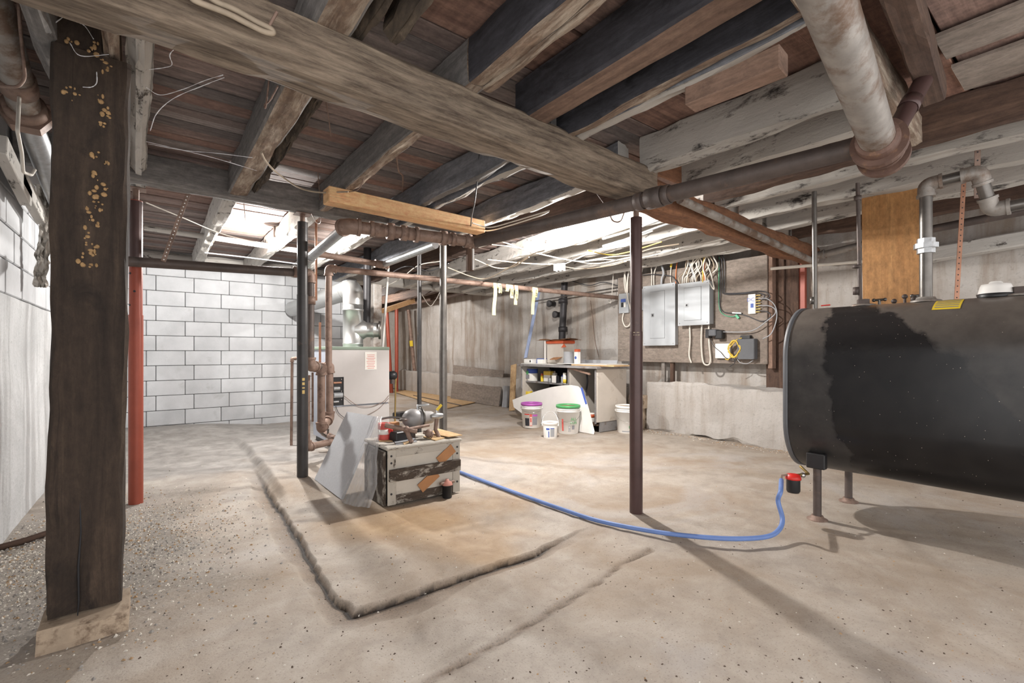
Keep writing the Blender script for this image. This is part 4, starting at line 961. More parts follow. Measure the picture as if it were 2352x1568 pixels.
MB().box(((x3+EX)/2, (y0+y1)/2, (z0+z1)/2), (EX-x3-.001, y0-y1, z1-z0), None, .004).build('case', M['grey_paint'], ds)
a, b, c, d = rect(1426, 687, 1437, 693, x3); MB().box((x3-.001, (a+b)/2, (c+d)/2), (.003, a-b, c-d)).build('blue_label', M['ink_blue'], ds)
a, b, c, d = rect(1427, 695, 1432, 705, x3); MB().box((x3-.003, (a+b)/2, (c+d)/2), (.008, a-b, c-d)).build('breaker_toggle', M['black'], ds)
a, b, c, d = rect(1432.5, 695, 1437, 705, x3); MB().box((x3-.001, (a+b)/2, (c+d)/2), (.003, a-b, c-d)).build('red_label', M['paper'], ds, 'pale label with red print')
y0, y1, z1, z0 = rect(1466, 664, 1476, 712, x3)
single('switch_box', MB().box(((x3+EX)/2, (y0+y1)/2, (z0+z1)/2), (EX-x3-.001, y0-y1, z1-z0), None, .004), M['grey_paint'], 'narrow grey box half hidden by the plum column', 'switch box', (x3, (y0+y1)/2, z0))

def cable(label, pts, r, m, cat='cable', group=None, name='cable', n=7):
    return single(name, MB().tube(spline(pts, n), r, 8), M[m], label, cat, pts[len(pts)//2], group)
X_ = lambda px, py, off=.03: PX(px, py, EX-off)
rg = random.Random(4)
feeds = [(1563, 1590, 1545), (1567, 1580, 1575), (1572, 1600, 1560), (1577, 1586, 1598), (1582, 1575, 1600), (1587, 1605, 1590), (1593, 1612, 1603), (1598, 1590, 1625), (1603, 1622, 1608), (1608, 1600, 1632), (1613, 1630, 1620), (1619, 1615, 1640), (1624, 1640, 1612), (1628, 1648, 1630)]
for k, (xb, xm, xt) in enumerate(feeds):
    d = rg.uniform(.05, .1)
    cable('white cable looping from the joists into the top of the right fuse box', [X_(xb, 654, d), X_(xb+rg.uniform(-3, 3), 636, d+.02), X_(xm, 610+rg.uniform(-4, 4), d+.04), X_((xm+xt)/2+rg.uniform(-5, 5), 588, d+.05), X_(xt, 574+rg.uniform(-5, 3), d+.02), X_(xt-35-rg.uniform(0, 40), 584+rg.uniform(-6, 8), .02)], .0085, 'cable_white' if k % 4 else 'cable_tan', group='white cables feeding the right fuse box')
cable('thick grey cable entering the top of the right fuse box', [X_(1601, 652, .07), X_(1592, 625, .09), X_(1585, 605, .1), X_(1580, 580, .05)], .016, 'cable_grey')
cable('long white cable loop hanging off the right corner of the right fuse box', [X_(1625, 640, .1), X_(1636, 660, .12), X_(1640, 664, .12), X_(1639, 655, .12), X_(1630, 620, .12), X_(1612, 585, .08), X_(1590, 572, .05)], .008, 'cable_white')
cable('orange cable running down into the right fuse box', [X_(1619, 648, .1), X_(1617, 610, .12), X_(1622, 588, .1), X_(1650, 578, .07), X_(1690, 570, .04), X_(1735, 560, .02)], .010, 'cable_orange')
cable('yellow cable beside the orange one above the right fuse box', [X_(1614, 648, .12), X_(1616, 600, .13), X_(1628, 575, .1), X_(1660, 569, .07), X_(1705, 560, .03)], .007, 'cable_yellow')
cable('thin orange wire dropping between the two fuse boxes', [X_(1552, 655, .02), X_(1553, 620, .02), X_(1558, 596, .02), X_(1575, 580, .02)], .006, 'cable_orange')
cable('white cable with a yellow tag above the gap between the fuse boxes', [X_(1543, 655, .03), X_(1540, 640, .03), X_(1542, 610, .03), X_(1548, 575, .03)], .007, 'cable_white')
single('cable_tag', MB().bar(X_(1541, 613, .045), X_(1543, 598, .045), .03, .012, .002, V(-1, 0, 0)), M['yellow'], 'yellow tag on the cable between the fuse boxes', 'tag', X_(1541, 613, .045))
cable('thick grey cable arching into the top of the left fuse box', [X_(1519, 656, .06), X_(1520, 640, .07), X_(1524, 625, .08), X_(1514, 598, .08), X_(1495, 582, .07), X_(1472, 577, .05), X_(1452, 580, .03), X_(1440, 592, .02)], .015, 'cable_grey')
for k, (a, b) in enumerate(((1497, 1496), (1502, 1508), (1473, 1478))):
    cable(('left one of a pair of cables,', 'right one of a pair of cables,', 'lone cable beside the column,')[k]+' white, entering the top of the left fuse box', [X_(a, 657 if k < 2 else 662, .04), X_(a, 630, .05), X_(b, 610, .05), X_(b+2, 598, .04), X_(b-30, 588, .02)], .008, 'cable_white', group='white cables feeding the left fuse box')
cable('black cable looped across above the left fuse box', [X_(1474, 632, .05), X_(1500, 630, .06), X_(1528, 632, .07), X_(1545, 636, .06), X_(1556, 650, .04)], .007, 'cable_black')
for k, pts in enumerate(([(1437, 672), (1434, 640), (1440, 605), (1455, 590)], [(1441, 672), (1442, 640), (1447, 612), (1460, 598)], [(1432, 719), (1430, 735), (1437, 750), (1447, 744), (1450, 720), (1441, 680), (1437, 640), (1432, 615), (1436, 595)])):
    cable(('first', 'second', 'looped')[k]+' grey-white cable at the small switch box', [X_(a, b, .05) for a, b in pts], .010, 'cable_white')
for k, pts in enumerate(([(1584, 746), (1585, 780), (1583, 815), (1588, 833)], [(1612, 746), (1611, 790), (1615, 830), (1625, 838), (1632, 828), (1629, 790), (1628, 747)])):
    cable(('single', 'looped')[k]+' white cable hanging below the right fuse box', [X_(a, b, .04) for a, b in pts], .0105, 'cable_white')
# coax side
for k, off in enumerate((0, 6, 12)):
    cable(('black coaxial cable running down to the bright grounding block', 'lower black coaxial cable curving over to the white splitter', 'upper black coaxial cable curving over the white splitter')[k], [X_(1646+off*.7, 578, .02), X_(1652+off, 600, .02), X_(1655+off*.8, 640, .02), X_(1656+off*.7, 664, .02)] + ([X_(1668, 673, .02), X_(1710, 672, .03), X_(1738, 668, .04), X_(1760, 671, .05), X_(1768, 682, .05), X_(1750, 688, .04)] if k == 2 else [X_(1664, 675, .02), X_(1700, 675, .03), X_(1735, 672, .04), X_(1756, 678, .05), X_(1752, 686, .04)] if k == 1 else [X_(1653, 700, .02), X_(1662, 716, .02), X_(1690, 720, .02), X_(1712, 724, .02), X_(1745, 737, .03), X_(1762, 734, .04), X_(1770, 724, .05), X_(1760, 715, .04), X_(1742, 714, .04)]), .006, 'cable_black', group='coaxial cables on the plywood')
for k, pts in enumerate(([(1742, 685), (1762, 686), (1780, 702), (1784, 730), (1772, 765), (1752, 778)], [(1742, 702), (1766, 702), (1780, 710), (1779, 722), (1760, 738), (1735, 756), (1710, 762), (1660, 762)])):
    cable(('outer', 'inner')[k]+' grey coaxial loop right of the white splitter', [X_(a, b, .06) for a, b in pts], .006, 'cable_grey')
cable('thin green earth wire on the plywood', [X_(1652, 590, .015), X_(1651, 650, .015), X_(1652, 705, .015), X_(1662, 722, .015), X_(1680, 727, .015), X_(1692, 725, .015)], .005, 'cable_green')
single('earth_clip', MB().bar(X_(1690, 723, .02), X_(1697, 731, .02), .03, .016, .003, V(-1, 0, 0)), M['cable_green'], 'green earth clip at the end of the earth wire', 'clip', X_(1693, 728, .02))
single('ground_block', MB().bar(X_(1682, 718, .02), X_(1703, 719, .02), .018, .018, .003, V(-1, 0, 0)), M['chrome'], 'bright coaxial grounding block above the green clip', 'connector', X_(1692, 719, .02))
y0, y1, z1, z0 = rect(1718, 676, 1735, 720, EX-.03)
sp = thing('coax_splitter', 'white coaxial splitter with metal connectors on the plywood', 'splitter', (EX-.03, (y0+y1)/2, z0))
MB().box((EX-.016, (y0+y1)/2, (z0+z1)/2), (.03, y0-y1, z1-z0), None, .004).build('body', M['white_paint'], sp)
text_mb('DC', .062, (EX-.0325, (y0+y1)/2+.01, (z0+z1)/2+.05), (0, -1, 0), (0, 0, 1)).build('lettering', M['blue'], sp)
MB().box((EX-.032, (y0+y1)/2-.005, (z0+z1)/2-.02), (.001, .035, .05)).build('blue_print', M['ink_blue'], sp)
for k in range(7):
    z = z1-.02-(z1-z0-.04)*k/6; MB().tube([V(EX-.016, y1+.004, z), V(EX-.016, y1-.055, z)], .0085, 8).build('connector', M['brass'], sp)
y0, y1, z1, z0 = rect(1693, 778, 1732, 825, EX-.09)
md = thing('modem', 'dark grey square modem on the plywood with a coiled yellow cable', 'modem', (EX-.05, (y0+y1)/2, z0))
MB().box((EX-.045, (y0+y1)/2, (z0+z1)/2), (.088, y0-y1, z1-z0), None, .006).build('case', M['grey_dark'], md)
gm = MB()
for k in range(14): gm.box((EX-.0905, (y0+y1)/2, z1-.02-k*.017), (.002, (y0-y1)*.92, .006))
gm.build('vent_ribs', M['grey_dark'], md)['kind'] = 'stuff'
y0, y1, z1, z0 = rect(1700, 770, 1722, 777.5, EX-.06)
single('media_converter', MB().box((EX-.03, (y0+y1)/2, (z0+z1)/2), (.058, y0-y1, z1-z0), None, .003), M['black'], 'small black box sitting on top of the modem', 'box', (EX-.03, (y0+y1)/2, z0))
y0, y1, z1, z0 = rect(1642, 789, 1676, 823, EX-.05)
single('white_wall_box', MB().box((EX-.025, (y0+y1)/2, (z0+z1)/2), (.048, y0-y1, z1-z0), None, .006), M['white_paint'], 'flat white square box left of the modem', 'box', (EX-.025, (y0+y1)/2, z0))
cc = X_(1686, 801, .09); cp = []
for k in range(60):
    a = 2*math.pi*k/20; r_ = .095+.012*math.sin(k*1.3); cp.append(cc+V(.01*math.sin(k*.7), r_*.75*math.cos(a), r_*math.sin(a)))
single('yellow_cable_coil', MB().tube([X_(1704, 776, .06), X_(1692, 780, .08)]+cp+[X_(1684, 815, .07), X_(1672, 826, .06), X_(1666, 824, .05)], .006, 8), M['cable_yellow'], 'coiled yellow network cable beside the modem', 'cable', cc)
ad = thing('power_adapter', 'black power adapter plugged in below the right fuse box', 'adapter', X_(1640, 775, .03))
a_ = X_(1628, 766, .05); MB().box(a_, (.09, .05, .11), None, .006).build('plug', M['black'], ad)
a_ = X_(1640, 764, .06); MB().box(a_, (.11, .10, .085), None, .01).build('body', M['grey_dark'], ad)
a_ = X_(1654, 768, .05); MB().box(a_, (.09, .09, .11), None, .01).build('brick', M['black'], ad)
cable('thin black lead trailing down from the power adapter to the modem', [X_(1630, 775, .03), X_(1640, 795, .07), X_(1655, 808, .08), X_(1668, 822, .06), X_(1690, 826, .05)], .004, 'cable_black')
cable('grey lead looping under the modem', [X_(1690, 820, .04), X_(1700, 832, .05), X_(1716, 835, .05), X_(1730, 827, .05)], .005, 'cable_grey')
cable('tangle of dark leads below the white box', [X_(1676, 842, .04), X_(1688, 832, .05), X_(1684, 818, .06), X_(1695, 812, .05), X_(1690, 828, .04), X_(1675, 826, .04)], .004, 'cable_black')
# ------------------------------------------------------------------ cables along the rear ceiling, right of centre
Zc = lambda px, py, z=2.2: PZ(px, py, z)
overhead = [
 ([(1080, 520), (1120, 530), (1170, 518), (1235, 497), (1260, 486)], 'pair of white cables above the drain pipe, lower one', 'cable_white', .006, 2.2),
 ([(1085, 512), (1125, 522), (1180, 508), (1240, 490), (1262, 484)], 'pair of white cables above the drain pipe, upper one', 'cable_white', .006, 2.2),
 ([(1100, 568), (1150, 556), (1210, 575), (1270, 590), (1330, 600), (1390, 596), (1440, 600)], 'long white cable sagging under the right lamp', 'cable_white', .006, 2.12),
 ([(1130, 562), (1180, 568), (1240, 583), (1300, 596), (1370, 605), (1450, 590)], 'second long white cable sagging under the right lamp', 'cable_white', .006, 2.12),
 ([(1028, 614), (1080, 634), (1115, 640), (1160, 620), (1220, 585), (1250, 575)], 'cable hanging in a deep loop behind the grey column', 'cable_tan', .006, 2.0),
 ([(1090, 595), (1140, 615), (1180, 612), (1215, 590)], 'short cable loop behind the hanging wood block', 'cable_tan', .006, 2.05),
 ([(1260, 605), (1330, 617), (1400, 610), (1440, 600)], 'cable strung right of the bunched wires', 'cable_tan', .006, 2.08),
 ([(1120, 596), (1200, 604), (1275, 608)], 'cable strung left of the bunched wires', 'cable_tan', .006, 2.08),
 ([(1300, 605), (1370, 575), (1440, 552), (1500, 530)], 'straight pale cable rising to the right of the right lamp', 'cable_white', .006, 2.15),
 ([(1340, 600), (1400, 590), (1450, 585), (1500, 570), (1560, 560)], 'cable in the tangle left of the plum column', 'cable_tan', .007, 2.15),
 ([(1350, 575), (1400, 585), (1445, 578), (1520, 555)], 'yellowish cable crossing behind the plum column', 'cable_yellow', .005, 2.15),
 ([(1380, 612), (1430, 600), (1490, 588), (1560, 570)], 'lower pale cable crossing behind the plum column', 'cable_white', .007, 2.12),
 ([(1385, 565), (1440, 548), (1530, 515), (1600, 500)], 'upper pale conduit behind the plum column', 'galv', .012, 2.2),
 ([(1385, 548), (1440, 532), (1530, 500), (1580, 488)], 'topmost pale conduit behind the plum column', 'galv', .012, 2.22)]
for pts, lab_, m, r, z in overhead: cable(lab_, [Zc(a, b, z) for a, b in pts], r, m)
rt_ = random.Random(9)
for k in range(12):
    x0 = rt_.uniform(1360, 1450); y0 = rt_.uniform(585, 625); x1_ = rt_.uniform(1540, 1650); y1_ = rt_.uniform(560, 592); zz = rt_.uniform(2.08, 2.18)
    pts = [(x0, y0), ((x0*2+x1_)/3, (y0*2+y1_)/3+rt_.uniform(-8, 12)), ((x0+x1_*2)/3, (y0+y1_*2)/3+rt_.uniform(-8, 12)), (x1_, y1_)]
    cable('dusty cable in the tangle above the fuse boxes', [PX(a, b, 5.45+.02*k) for a, b in pts], .007, ('cable_tan', 'cable_white', 'cable_tan', 'cable_black')[k % 4], group='tangled cables above the fuse boxes')
bw_ = thing('bunched_wires', 'fringe of cut beige wires hanging under the right lamp', 'wires', Zc(1285, 615, 2.0))
for k in range(9):
    a = PZ(1273+k*3, 606-k*.3, 2.07); b = PZ(1271+k*3.6, 624-k*.2, 2.07); b.x = a.x; b.y = a.y; b.z = a.z-.075-.006*(k % 3)
    MB().tube([a, (a+b)/2+V(.002, .002, 0), b], .006, 6).build('wire_end', M['cable_white'], bw_)
cable('wavy thin cord dangling left of the small switch box', [X_(1410, 590, .05), X_(1408, 640, .05), X_(1404, 690, .05), X_(1400, 695, .05), X_(1398, 690, .05)], .006, 'cable_white')
cable('dark sagging wire on the wall above the workbench', [PX(1300, 640, 5.85), PX(1350, 655, 5.8), PX(1385, 648, 5.8), PX(1420, 656, 5.8)], .007, 'cable_black')
cable('thin crooked wire down the wall above the workbench', [PX(1356, 690, 5.9), PX(1361, 730, 5.88), PX(1366, 780, 5.88), PX(1374, 815, 5.88)], .005, 'iron')
# ------------------------------------------------------------------ workbench cabinet
CXF, CXB, CY0, CY1, CT = 4.79, 5.40, 4.33, 5.98, .905
M['laminate'] = plain('grey_cream_laminate', (202, 194, 184), .6, 0, .06, 4, .05, 60, (168, 156, 142), .66, 4)
M['worktop'] = plain('worn_grey_worktop', (142, 140, 140), .55, .1, .18, 8, .15, 60, (112, 96, 84), .6, 9)
cb_ = thing('workbench_cabinet', 'open-fronted cream workbench cabinet full of cans against the right wall', 'cabinet', ((CXF+CXB)/2, (CY0+CY1)/2, 0))
ym = PX(1306, 860, CXF).y
MB().box(((CXF+CXB)/2, CY0+.012, (CT-.04)/2+.07), (CXB-CXF, .024, CT-.18), None, .003).build('side_panel', M['laminate'], cb_)
MB().box(((CXF+CXB)/2+.03, CY0+.016, .08), (CXB-CXF-.06, .02, .15)).build('kick_board', M['worktop'], cb_)
MB().box(((CXF+CXB)/2, CY1-.012, (CT-.04)/2), (CXB-CXF, .024, CT-.045), None, .003).build('side_panel', M['laminate'], cb_)
MB().box(((CXF+CXB)/2, ym, (CT-.04)/2+.03), (CXB-CXF-.03, .02, CT-.11), None, .003).build('partition', M['laminate'], cb_)
MB().box((CXB-.008, (CY0+CY1)/2, CT/2), (.012, CY1-CY0-.05, CT-.06)).build('back_panel', M['joist_dark'], cb_)
MB().box(((CXF+CXB)/2, (CY0+CY1)/2, .10), (CXB-CXF-.02, CY1-CY0-.05, .02)).build('floor_panel', M['joist_brown'], cb_)
SHZ = PX(1250, 880, CXF).z
MB().box(((CXF+CXB)/2+.03, (ym+CY1)/2, SHZ), (CXB-CXF-.08, CY1-ym-.04, .022)).build('shelf', M['worktop'], cb_)
for y in (CY0+.03, ym, CY1-.012): MB().box((CXF-.006, y, (CT-.05)/2+.06), (.012, .022, CT-.17)).build('front_edge', M['worktop'], cb_)
single('worktop', MB().box(((CXF+CXB)/2-.015, (CY0+CY1)/2, CT-.018), (CXB-CXF+.09, CY1-CY0+.07, .036), None, .005), M['worktop'], 'worn grey worktop slab on the cabinet', 'worktop', ((CXF+CXB)/2, (CY0+CY1)/2, CT-.036))
single('slanting_stick', MB().bar(PX(1304, 843, CXF-.0), PX(1356, 859, CXF+.02), .03, .03, .003), M['pink_wood'], 'slanting pale stick across the right opening of the cabinet', 'stick', PX(1330, 851, CXF))
TZ = CT
def onT(px, py, x, z0): p = PX(px, py, x); return V(x, p.y, z0)
# sheets on the worktop
def slab(name, label, x0, x1, y0, y1, z, th, m, cat='board', rot=0.0):
    R = Matrix.Rotation(rot, 3, 'Z'); return single(name, MB().box(((x0+x1)/2, (y0+y1)/2, z+th/2), (x1-x0, abs(y1-y0), th), R, .002), M[m], label, cat, ((x0+x1)/2, (y0+y1)/2, z))
ya = PX(1200, 828, 4.85).y; yb = PX(1278, 826, 4.85).y; yc = PX(1394, 826, 4.85).y
slab('white_offcut', 'thin white panel lying on the left half of the worktop', 4.80, 5.3, ya-.02, yb+.03, TZ, .010, 'white_paint')
slab('white_offcut', 'long thin white panel lying on the right half of the worktop', 4.84, 5.3, yb-.02, yc, TZ+.018, .008, 'white_paint')
slab('tan_board', 'tan board under the long white panel on the worktop', 4.80, 5.2, PX(1312, 832, 4.8).y, PX(1410, 832, 4.8).y, TZ, .016, 'ply_tan')
slab('glass_strip', 'grey glass strip standing at the back of the worktop', 5.30, 5.32, PX(1335, 820, 5.3).y, PX(1417, 820, 5.3).y, TZ, .075, 'cable_grey')
# cooler box with orange lid, folded cover on top
yA, yB = PX(1254, 800, 4.98).y, PX(1291, 800, 4.98).y; zc0 = TZ+.012; zc1 = PX(1270, 789, 4.98).z
ck = thing('cooler_box', 'cream picnic cooler with an orange lid on the worktop', 'cooler', (5.1, (yA+yB)/2, zc0))
MB().box((5.12, (yA+yB)/2, (zc0+zc1)/2), (.26, yA-yB, zc1-zc0), None, .02).build('body', M['laminate'], ck)
MB().box((5.12, (yA+yB)/2, zc1+.025), (.28, yA-yB+.02, .05), None, .012).build('lid', M['orange_plastic'], ck)
p = PX(1297, 793, 4.975); MB().prism([PX(1290, 798, 4.975), PX(1301, 797, 4.975), PX(1296, 789, 4.975)], (-1, 0, 0), .012).build('latch_flap', M['orange_plastic'], ck)
def cover(u, v):
    return V(4.92+.4*v, PX(1236, 775, 4.98).y+(PX(1302, 775, 4.98).y-PX(1236, 775, 4.98).y)*u, zc1+.062+.022*math.sin(u*7+v*3)*math.sin(v*3.0)+.012*mnoise.noise(V(u*5, v*5, 2)))
cv = MB().grid(cover, 16, 8).grid(lambda u, v: cover(1-u, v)-V(0, 0, .008), 16, 8); single('folded_cover', cv, M['cardboard'], 'crumpled orange-brown cover lying on the cooler', 'cover', (5.1, (yA+yB)/2, zc1+.05))
single('square_batten', MB().box((4.96, PX(1252, 800, 4.96).y, (zc0+zc1+.055)/2), (.022, .022, zc1+.055-zc0), None, .002), M['white_paint'], 'thin white upright batten left of the cooler', 'batten', (4.96, PX(1252, 800, 4.96).y, zc0))
def tin(name, label, p, r, h, m, cat, lidm=None, band=None, seg=22, cap=None):
    p = Vector(p); t = thing(name, label, cat, p)
    MB().lathe(p, (0, 0, 1), [(0, r*.97), (.004, r), (h-.006, r), (h, r*.96), (h, r*.9), (h-.006, r*.88), (h-.006, 0)], seg).build('body', M[m], t)
    if band: MB().lathe(p+V(0, 0, h*band[0]), (0, 0, 1), [(0, r*1.004), (0, r*1.012), (h*band[1], r*1.012), (h*band[1], r*1.004)], seg, caps=False).build('label_band', M[band[2]], t)
    if cap: MB().lathe(p+V(0, 0, h-.003), (0, 0, 1), [(0, r*cap[0]), (cap[1], r*cap[0]), (cap[1]+.004, r*cap[0]*.8), (cap[1]+.004, 0)], seg).build('cap', M[cap[2]], t)
    return t
tin('round_can', 'plain pale grey can right of the cooler on the worktop', onT(1306, 815, 4.93, TZ+.026), .075, .175, 'cable_grey', 'can')
yb2 = onT(1326, 815, 4.93, TZ+.026); bx_ = thing('glue_carton', 'white carton bottle with an orange top on the worktop', 'bottle', yb2)
MB().box(yb2+V(0, 0, .085), (.07, .068, .17), None, .006).build('body', M['paper'], bx_); MB().box(yb2+V(0, 0, .19), (.068, .066, .04), None, .006).build('cap', M['orange_plastic'], bx_)
MB().lathe(yb2+V(-.036, 0, .085), (-1, 0, 0), [(0, .0), (0, .022), (.001, .022)], 16).build('round_print', M['ink_blue'], bx_)
bb = onT(1212, 822, 4.86, TZ+.010); bt_ = thing('white_tube_box', 'low white box with a dark round end at the left of the worktop', 'box', bb)
MB().box(bb+V(.06, -.02, .035), (.16, .20, .07), None, .01).build('case', M['white_paint'], bt_); MB().lathe(bb+V(-.021, -.09, .035), (-1, 0, 0), [(0, .016), (.003, .016)], 16).build('round_end', M['ink'], bt_)
bb = onT(1240, 820, 4.92, TZ+.010); bt_ = thing('small_carton', 'small carton with blue edges beside the cooler', 'box', bb)
MB().box(bb+V(.04, 0, .04), (.10, .13, .08), None, .003).build('case', M['paper'], bt_); MB().box(bb+V(.04, 0, .075), (.104, .134, .012)).build('blue_band', M['ink_blue'], bt_); MB().box(bb+V(.04, .06, .04), (.104, .012, .08)).build('blue_band', M['ink_blue'], bt_)
tr = MB().prism([PX(1262, 826, 4.86), PX(1278, 826, 4.86), PX(1292, 820, 5.0), PX(1272, 821, 5.0)], (0, 0, 1), .006); single('trowel', tr, M['cardboard'], 'small brown trowel blade lying in front of the cooler', 'trowel', PX(1276, 824, 4.9))
# cans on the shelf
s0 = SHZ+.012
def shelf_item(px, x=4.95): return V(x, PX(px, 870, x).y, s0)
t = tin('paint_tub', 'blue and white paint tub on the cabinet shelf', shelf_item(1223), .088, .20, 'paper', 'tub', band=(.62, .36, 'blue'))
pt_ = shelf_item(1223); MB().box(pt_+V(-.0885, .02, .07), (.003, .09, .07)).build('printed_label', M['ink_grey'], t); MB().lathe(pt_+V(-.09, .02, .135), (-1, 0, 0), [(0, .032), (.002, .032)], 16).build('green_emblem', M['green'], t)
MB().tube(fillet([pt_+V(0, .09, .17), pt_+V(-.06, .10, .10), pt_+V(-.09, .09, .08)], .04), .003, 6).build('bail', M['chrome'], t)
tin('small_jar', 'small jar of yellow powder on the cabinet shelf', shelf_item(1245), .024, .095, 'yellow', 'jar', cap=(.8, .03, 'orange_plastic'))
cn = shelf_item(1260, 4.98); ct_ = thing('solvent_can', 'rectangular orange and white solvent can on the cabinet shelf', 'can', cn)
MB().box(cn+V(0, 0, .085), (.08, .16, .17), None, .008).build('body', M['paper'], ct_); MB().box(cn+V(-.002, 0, .135), (.08, .162, .07), None, .008).build('orange_print', M['cable_yellow'], ct_); MB().lathe(cn+V(0, -.03, .17), (0, 0, 1), [(0, .018), (.02, .018)], 14).build('screw_cap', M['grey_dark'], ct_)
tin('tin_can', 'small plain tin in front of the orange solvent can', shelf_item(1263, 4.87), .032, .065, 'galv', 'can')
sq = shelf_item(1276, 4.88); st2 = thing('square_can', 'square white can right of the small tin on the shelf', 'can', sq); MB().box(sq+V(0, 0, .055), (.06, .11, .11), None, .004).build('body', M['paper'], st2); MB().box(sq+V(0, -.05, .055), (.061, .012, .111)).build('dark_edge', M['ink'], st2)
tin('white_bottle', 'white bottle with a yellow foot near the partition', shelf_item(1297, 4.87), .026, .16, 'paper', 'bottle', band=(.05, .35, 'yellow'))
tin('blue_bottle', 'short pale blue bottle left of the white bottle', shelf_item(1292, 4.9), .024, .10, 'cable_grey', 'bottle', cap=(.5, .02, 'blue'))
tin('solvent_bottle', 'small clear bottle behind the square white can', shelf_item(1274, 5.02), .04, .14, 'cable_white', 'bottle', cap=(.4, .03, 'cable_tan'))
tin('yellow_tin', 'yellow tin on the cabinet floor behind the white sheet', V(4.92, PX(1215, 895, 4.92).y, .11), .06, PX(1215, 898, 4.92).z-.11, 'yellow', 'can')
tin('orange_tin', 'orange and white tin low inside the right opening', V(4.95, PX(1358, 930, 4.95).y, .11), .05, .12, 'paper', 'can', band=(.5, .4, 'orange_plastic'))
cable('dark strap hanging inside the right opening of the cabinet', [V(5.1, PX(1347, 850, 5.1).y, .80), V(5.1, PX(1349, 880, 5.1).y, .66), V(5.1, PX(1346, 905, 5.1).y, .5)], .012, 'cable_black', 'strap')
# curved white sheet leaning on the cabinet
def sheet_pt(px, py):
    x = 4.55
    for _ in range(6): z = PX(px, py, x).z; x = 4.635+.12*max(0, min(z, .62))/.62
    return PX(px, py, x)
top_ = [(1177, 918), (1205, 907), (1235, 897), (1265, 889), (1290, 885), (1312, 884), (1328, 887), (1338, 897), (1346, 918), (1354, 945), (1360, 970), (1365, 990)]
bot_ = [(1180, 935), (1200, 950), (1225, 968), (1250, 980), (1268, 986), (1285, 989), (1300, 991), (1312, 992), (1322, 993), (1335, 994), (1350, 995), (1364, 996)]
tp = [sheet_pt(*p) for p in top_]; bt2 = [sheet_pt(*p) for p in bot_]
for q in bt2:
    if q.z < .02: q.z = .008
def shf(off):
    def f(u, v):
        k = u*11; i = min(10, int(k)); r = k-i; a = tp[i].lerp(tp[i+1], r); b = bt2[i].lerp(bt2[i+1], r); return b.lerp(a, v)+V(off, 0, 0)
    return f
ws = thing('white_sheet', 'curved white plastic sheet with blue tape leaning on the cabinet front', 'sheet', (4.52, 5.0, 0))
MB().grid(shf(0), 22, 6).grid(lambda u, v: shf(.005)(1-u, v), 22, 6).build('panel', M['white_paint'], ws)
MB().prism([sheet_pt(1334, 891)+V(-.004, 0, 0), sheet_pt(1338, 889)+V(-.004, 0, 0), sheet_pt(1349, 927)+V(-.004, 0, 0), sheet_pt(1345, 928)+V(-.004, 0, 0)], (-1, 0, 0), .002).build('tape_strip', M['blue'], ws, 'blue masking tape strip')
single('plywood_offcut', MB().bar(V(5.25, PX(1176, 900, 5.25).y, .02), V(5.42, PX(1178, 830, 5.4).y, .86), .16, .02, .002, V(-1, 0, 0)), M['ply_tan'], 'upright tan board at the left end of the workbench', 'board', (5.25, PX(1176, 900, 5.25).y, 0))
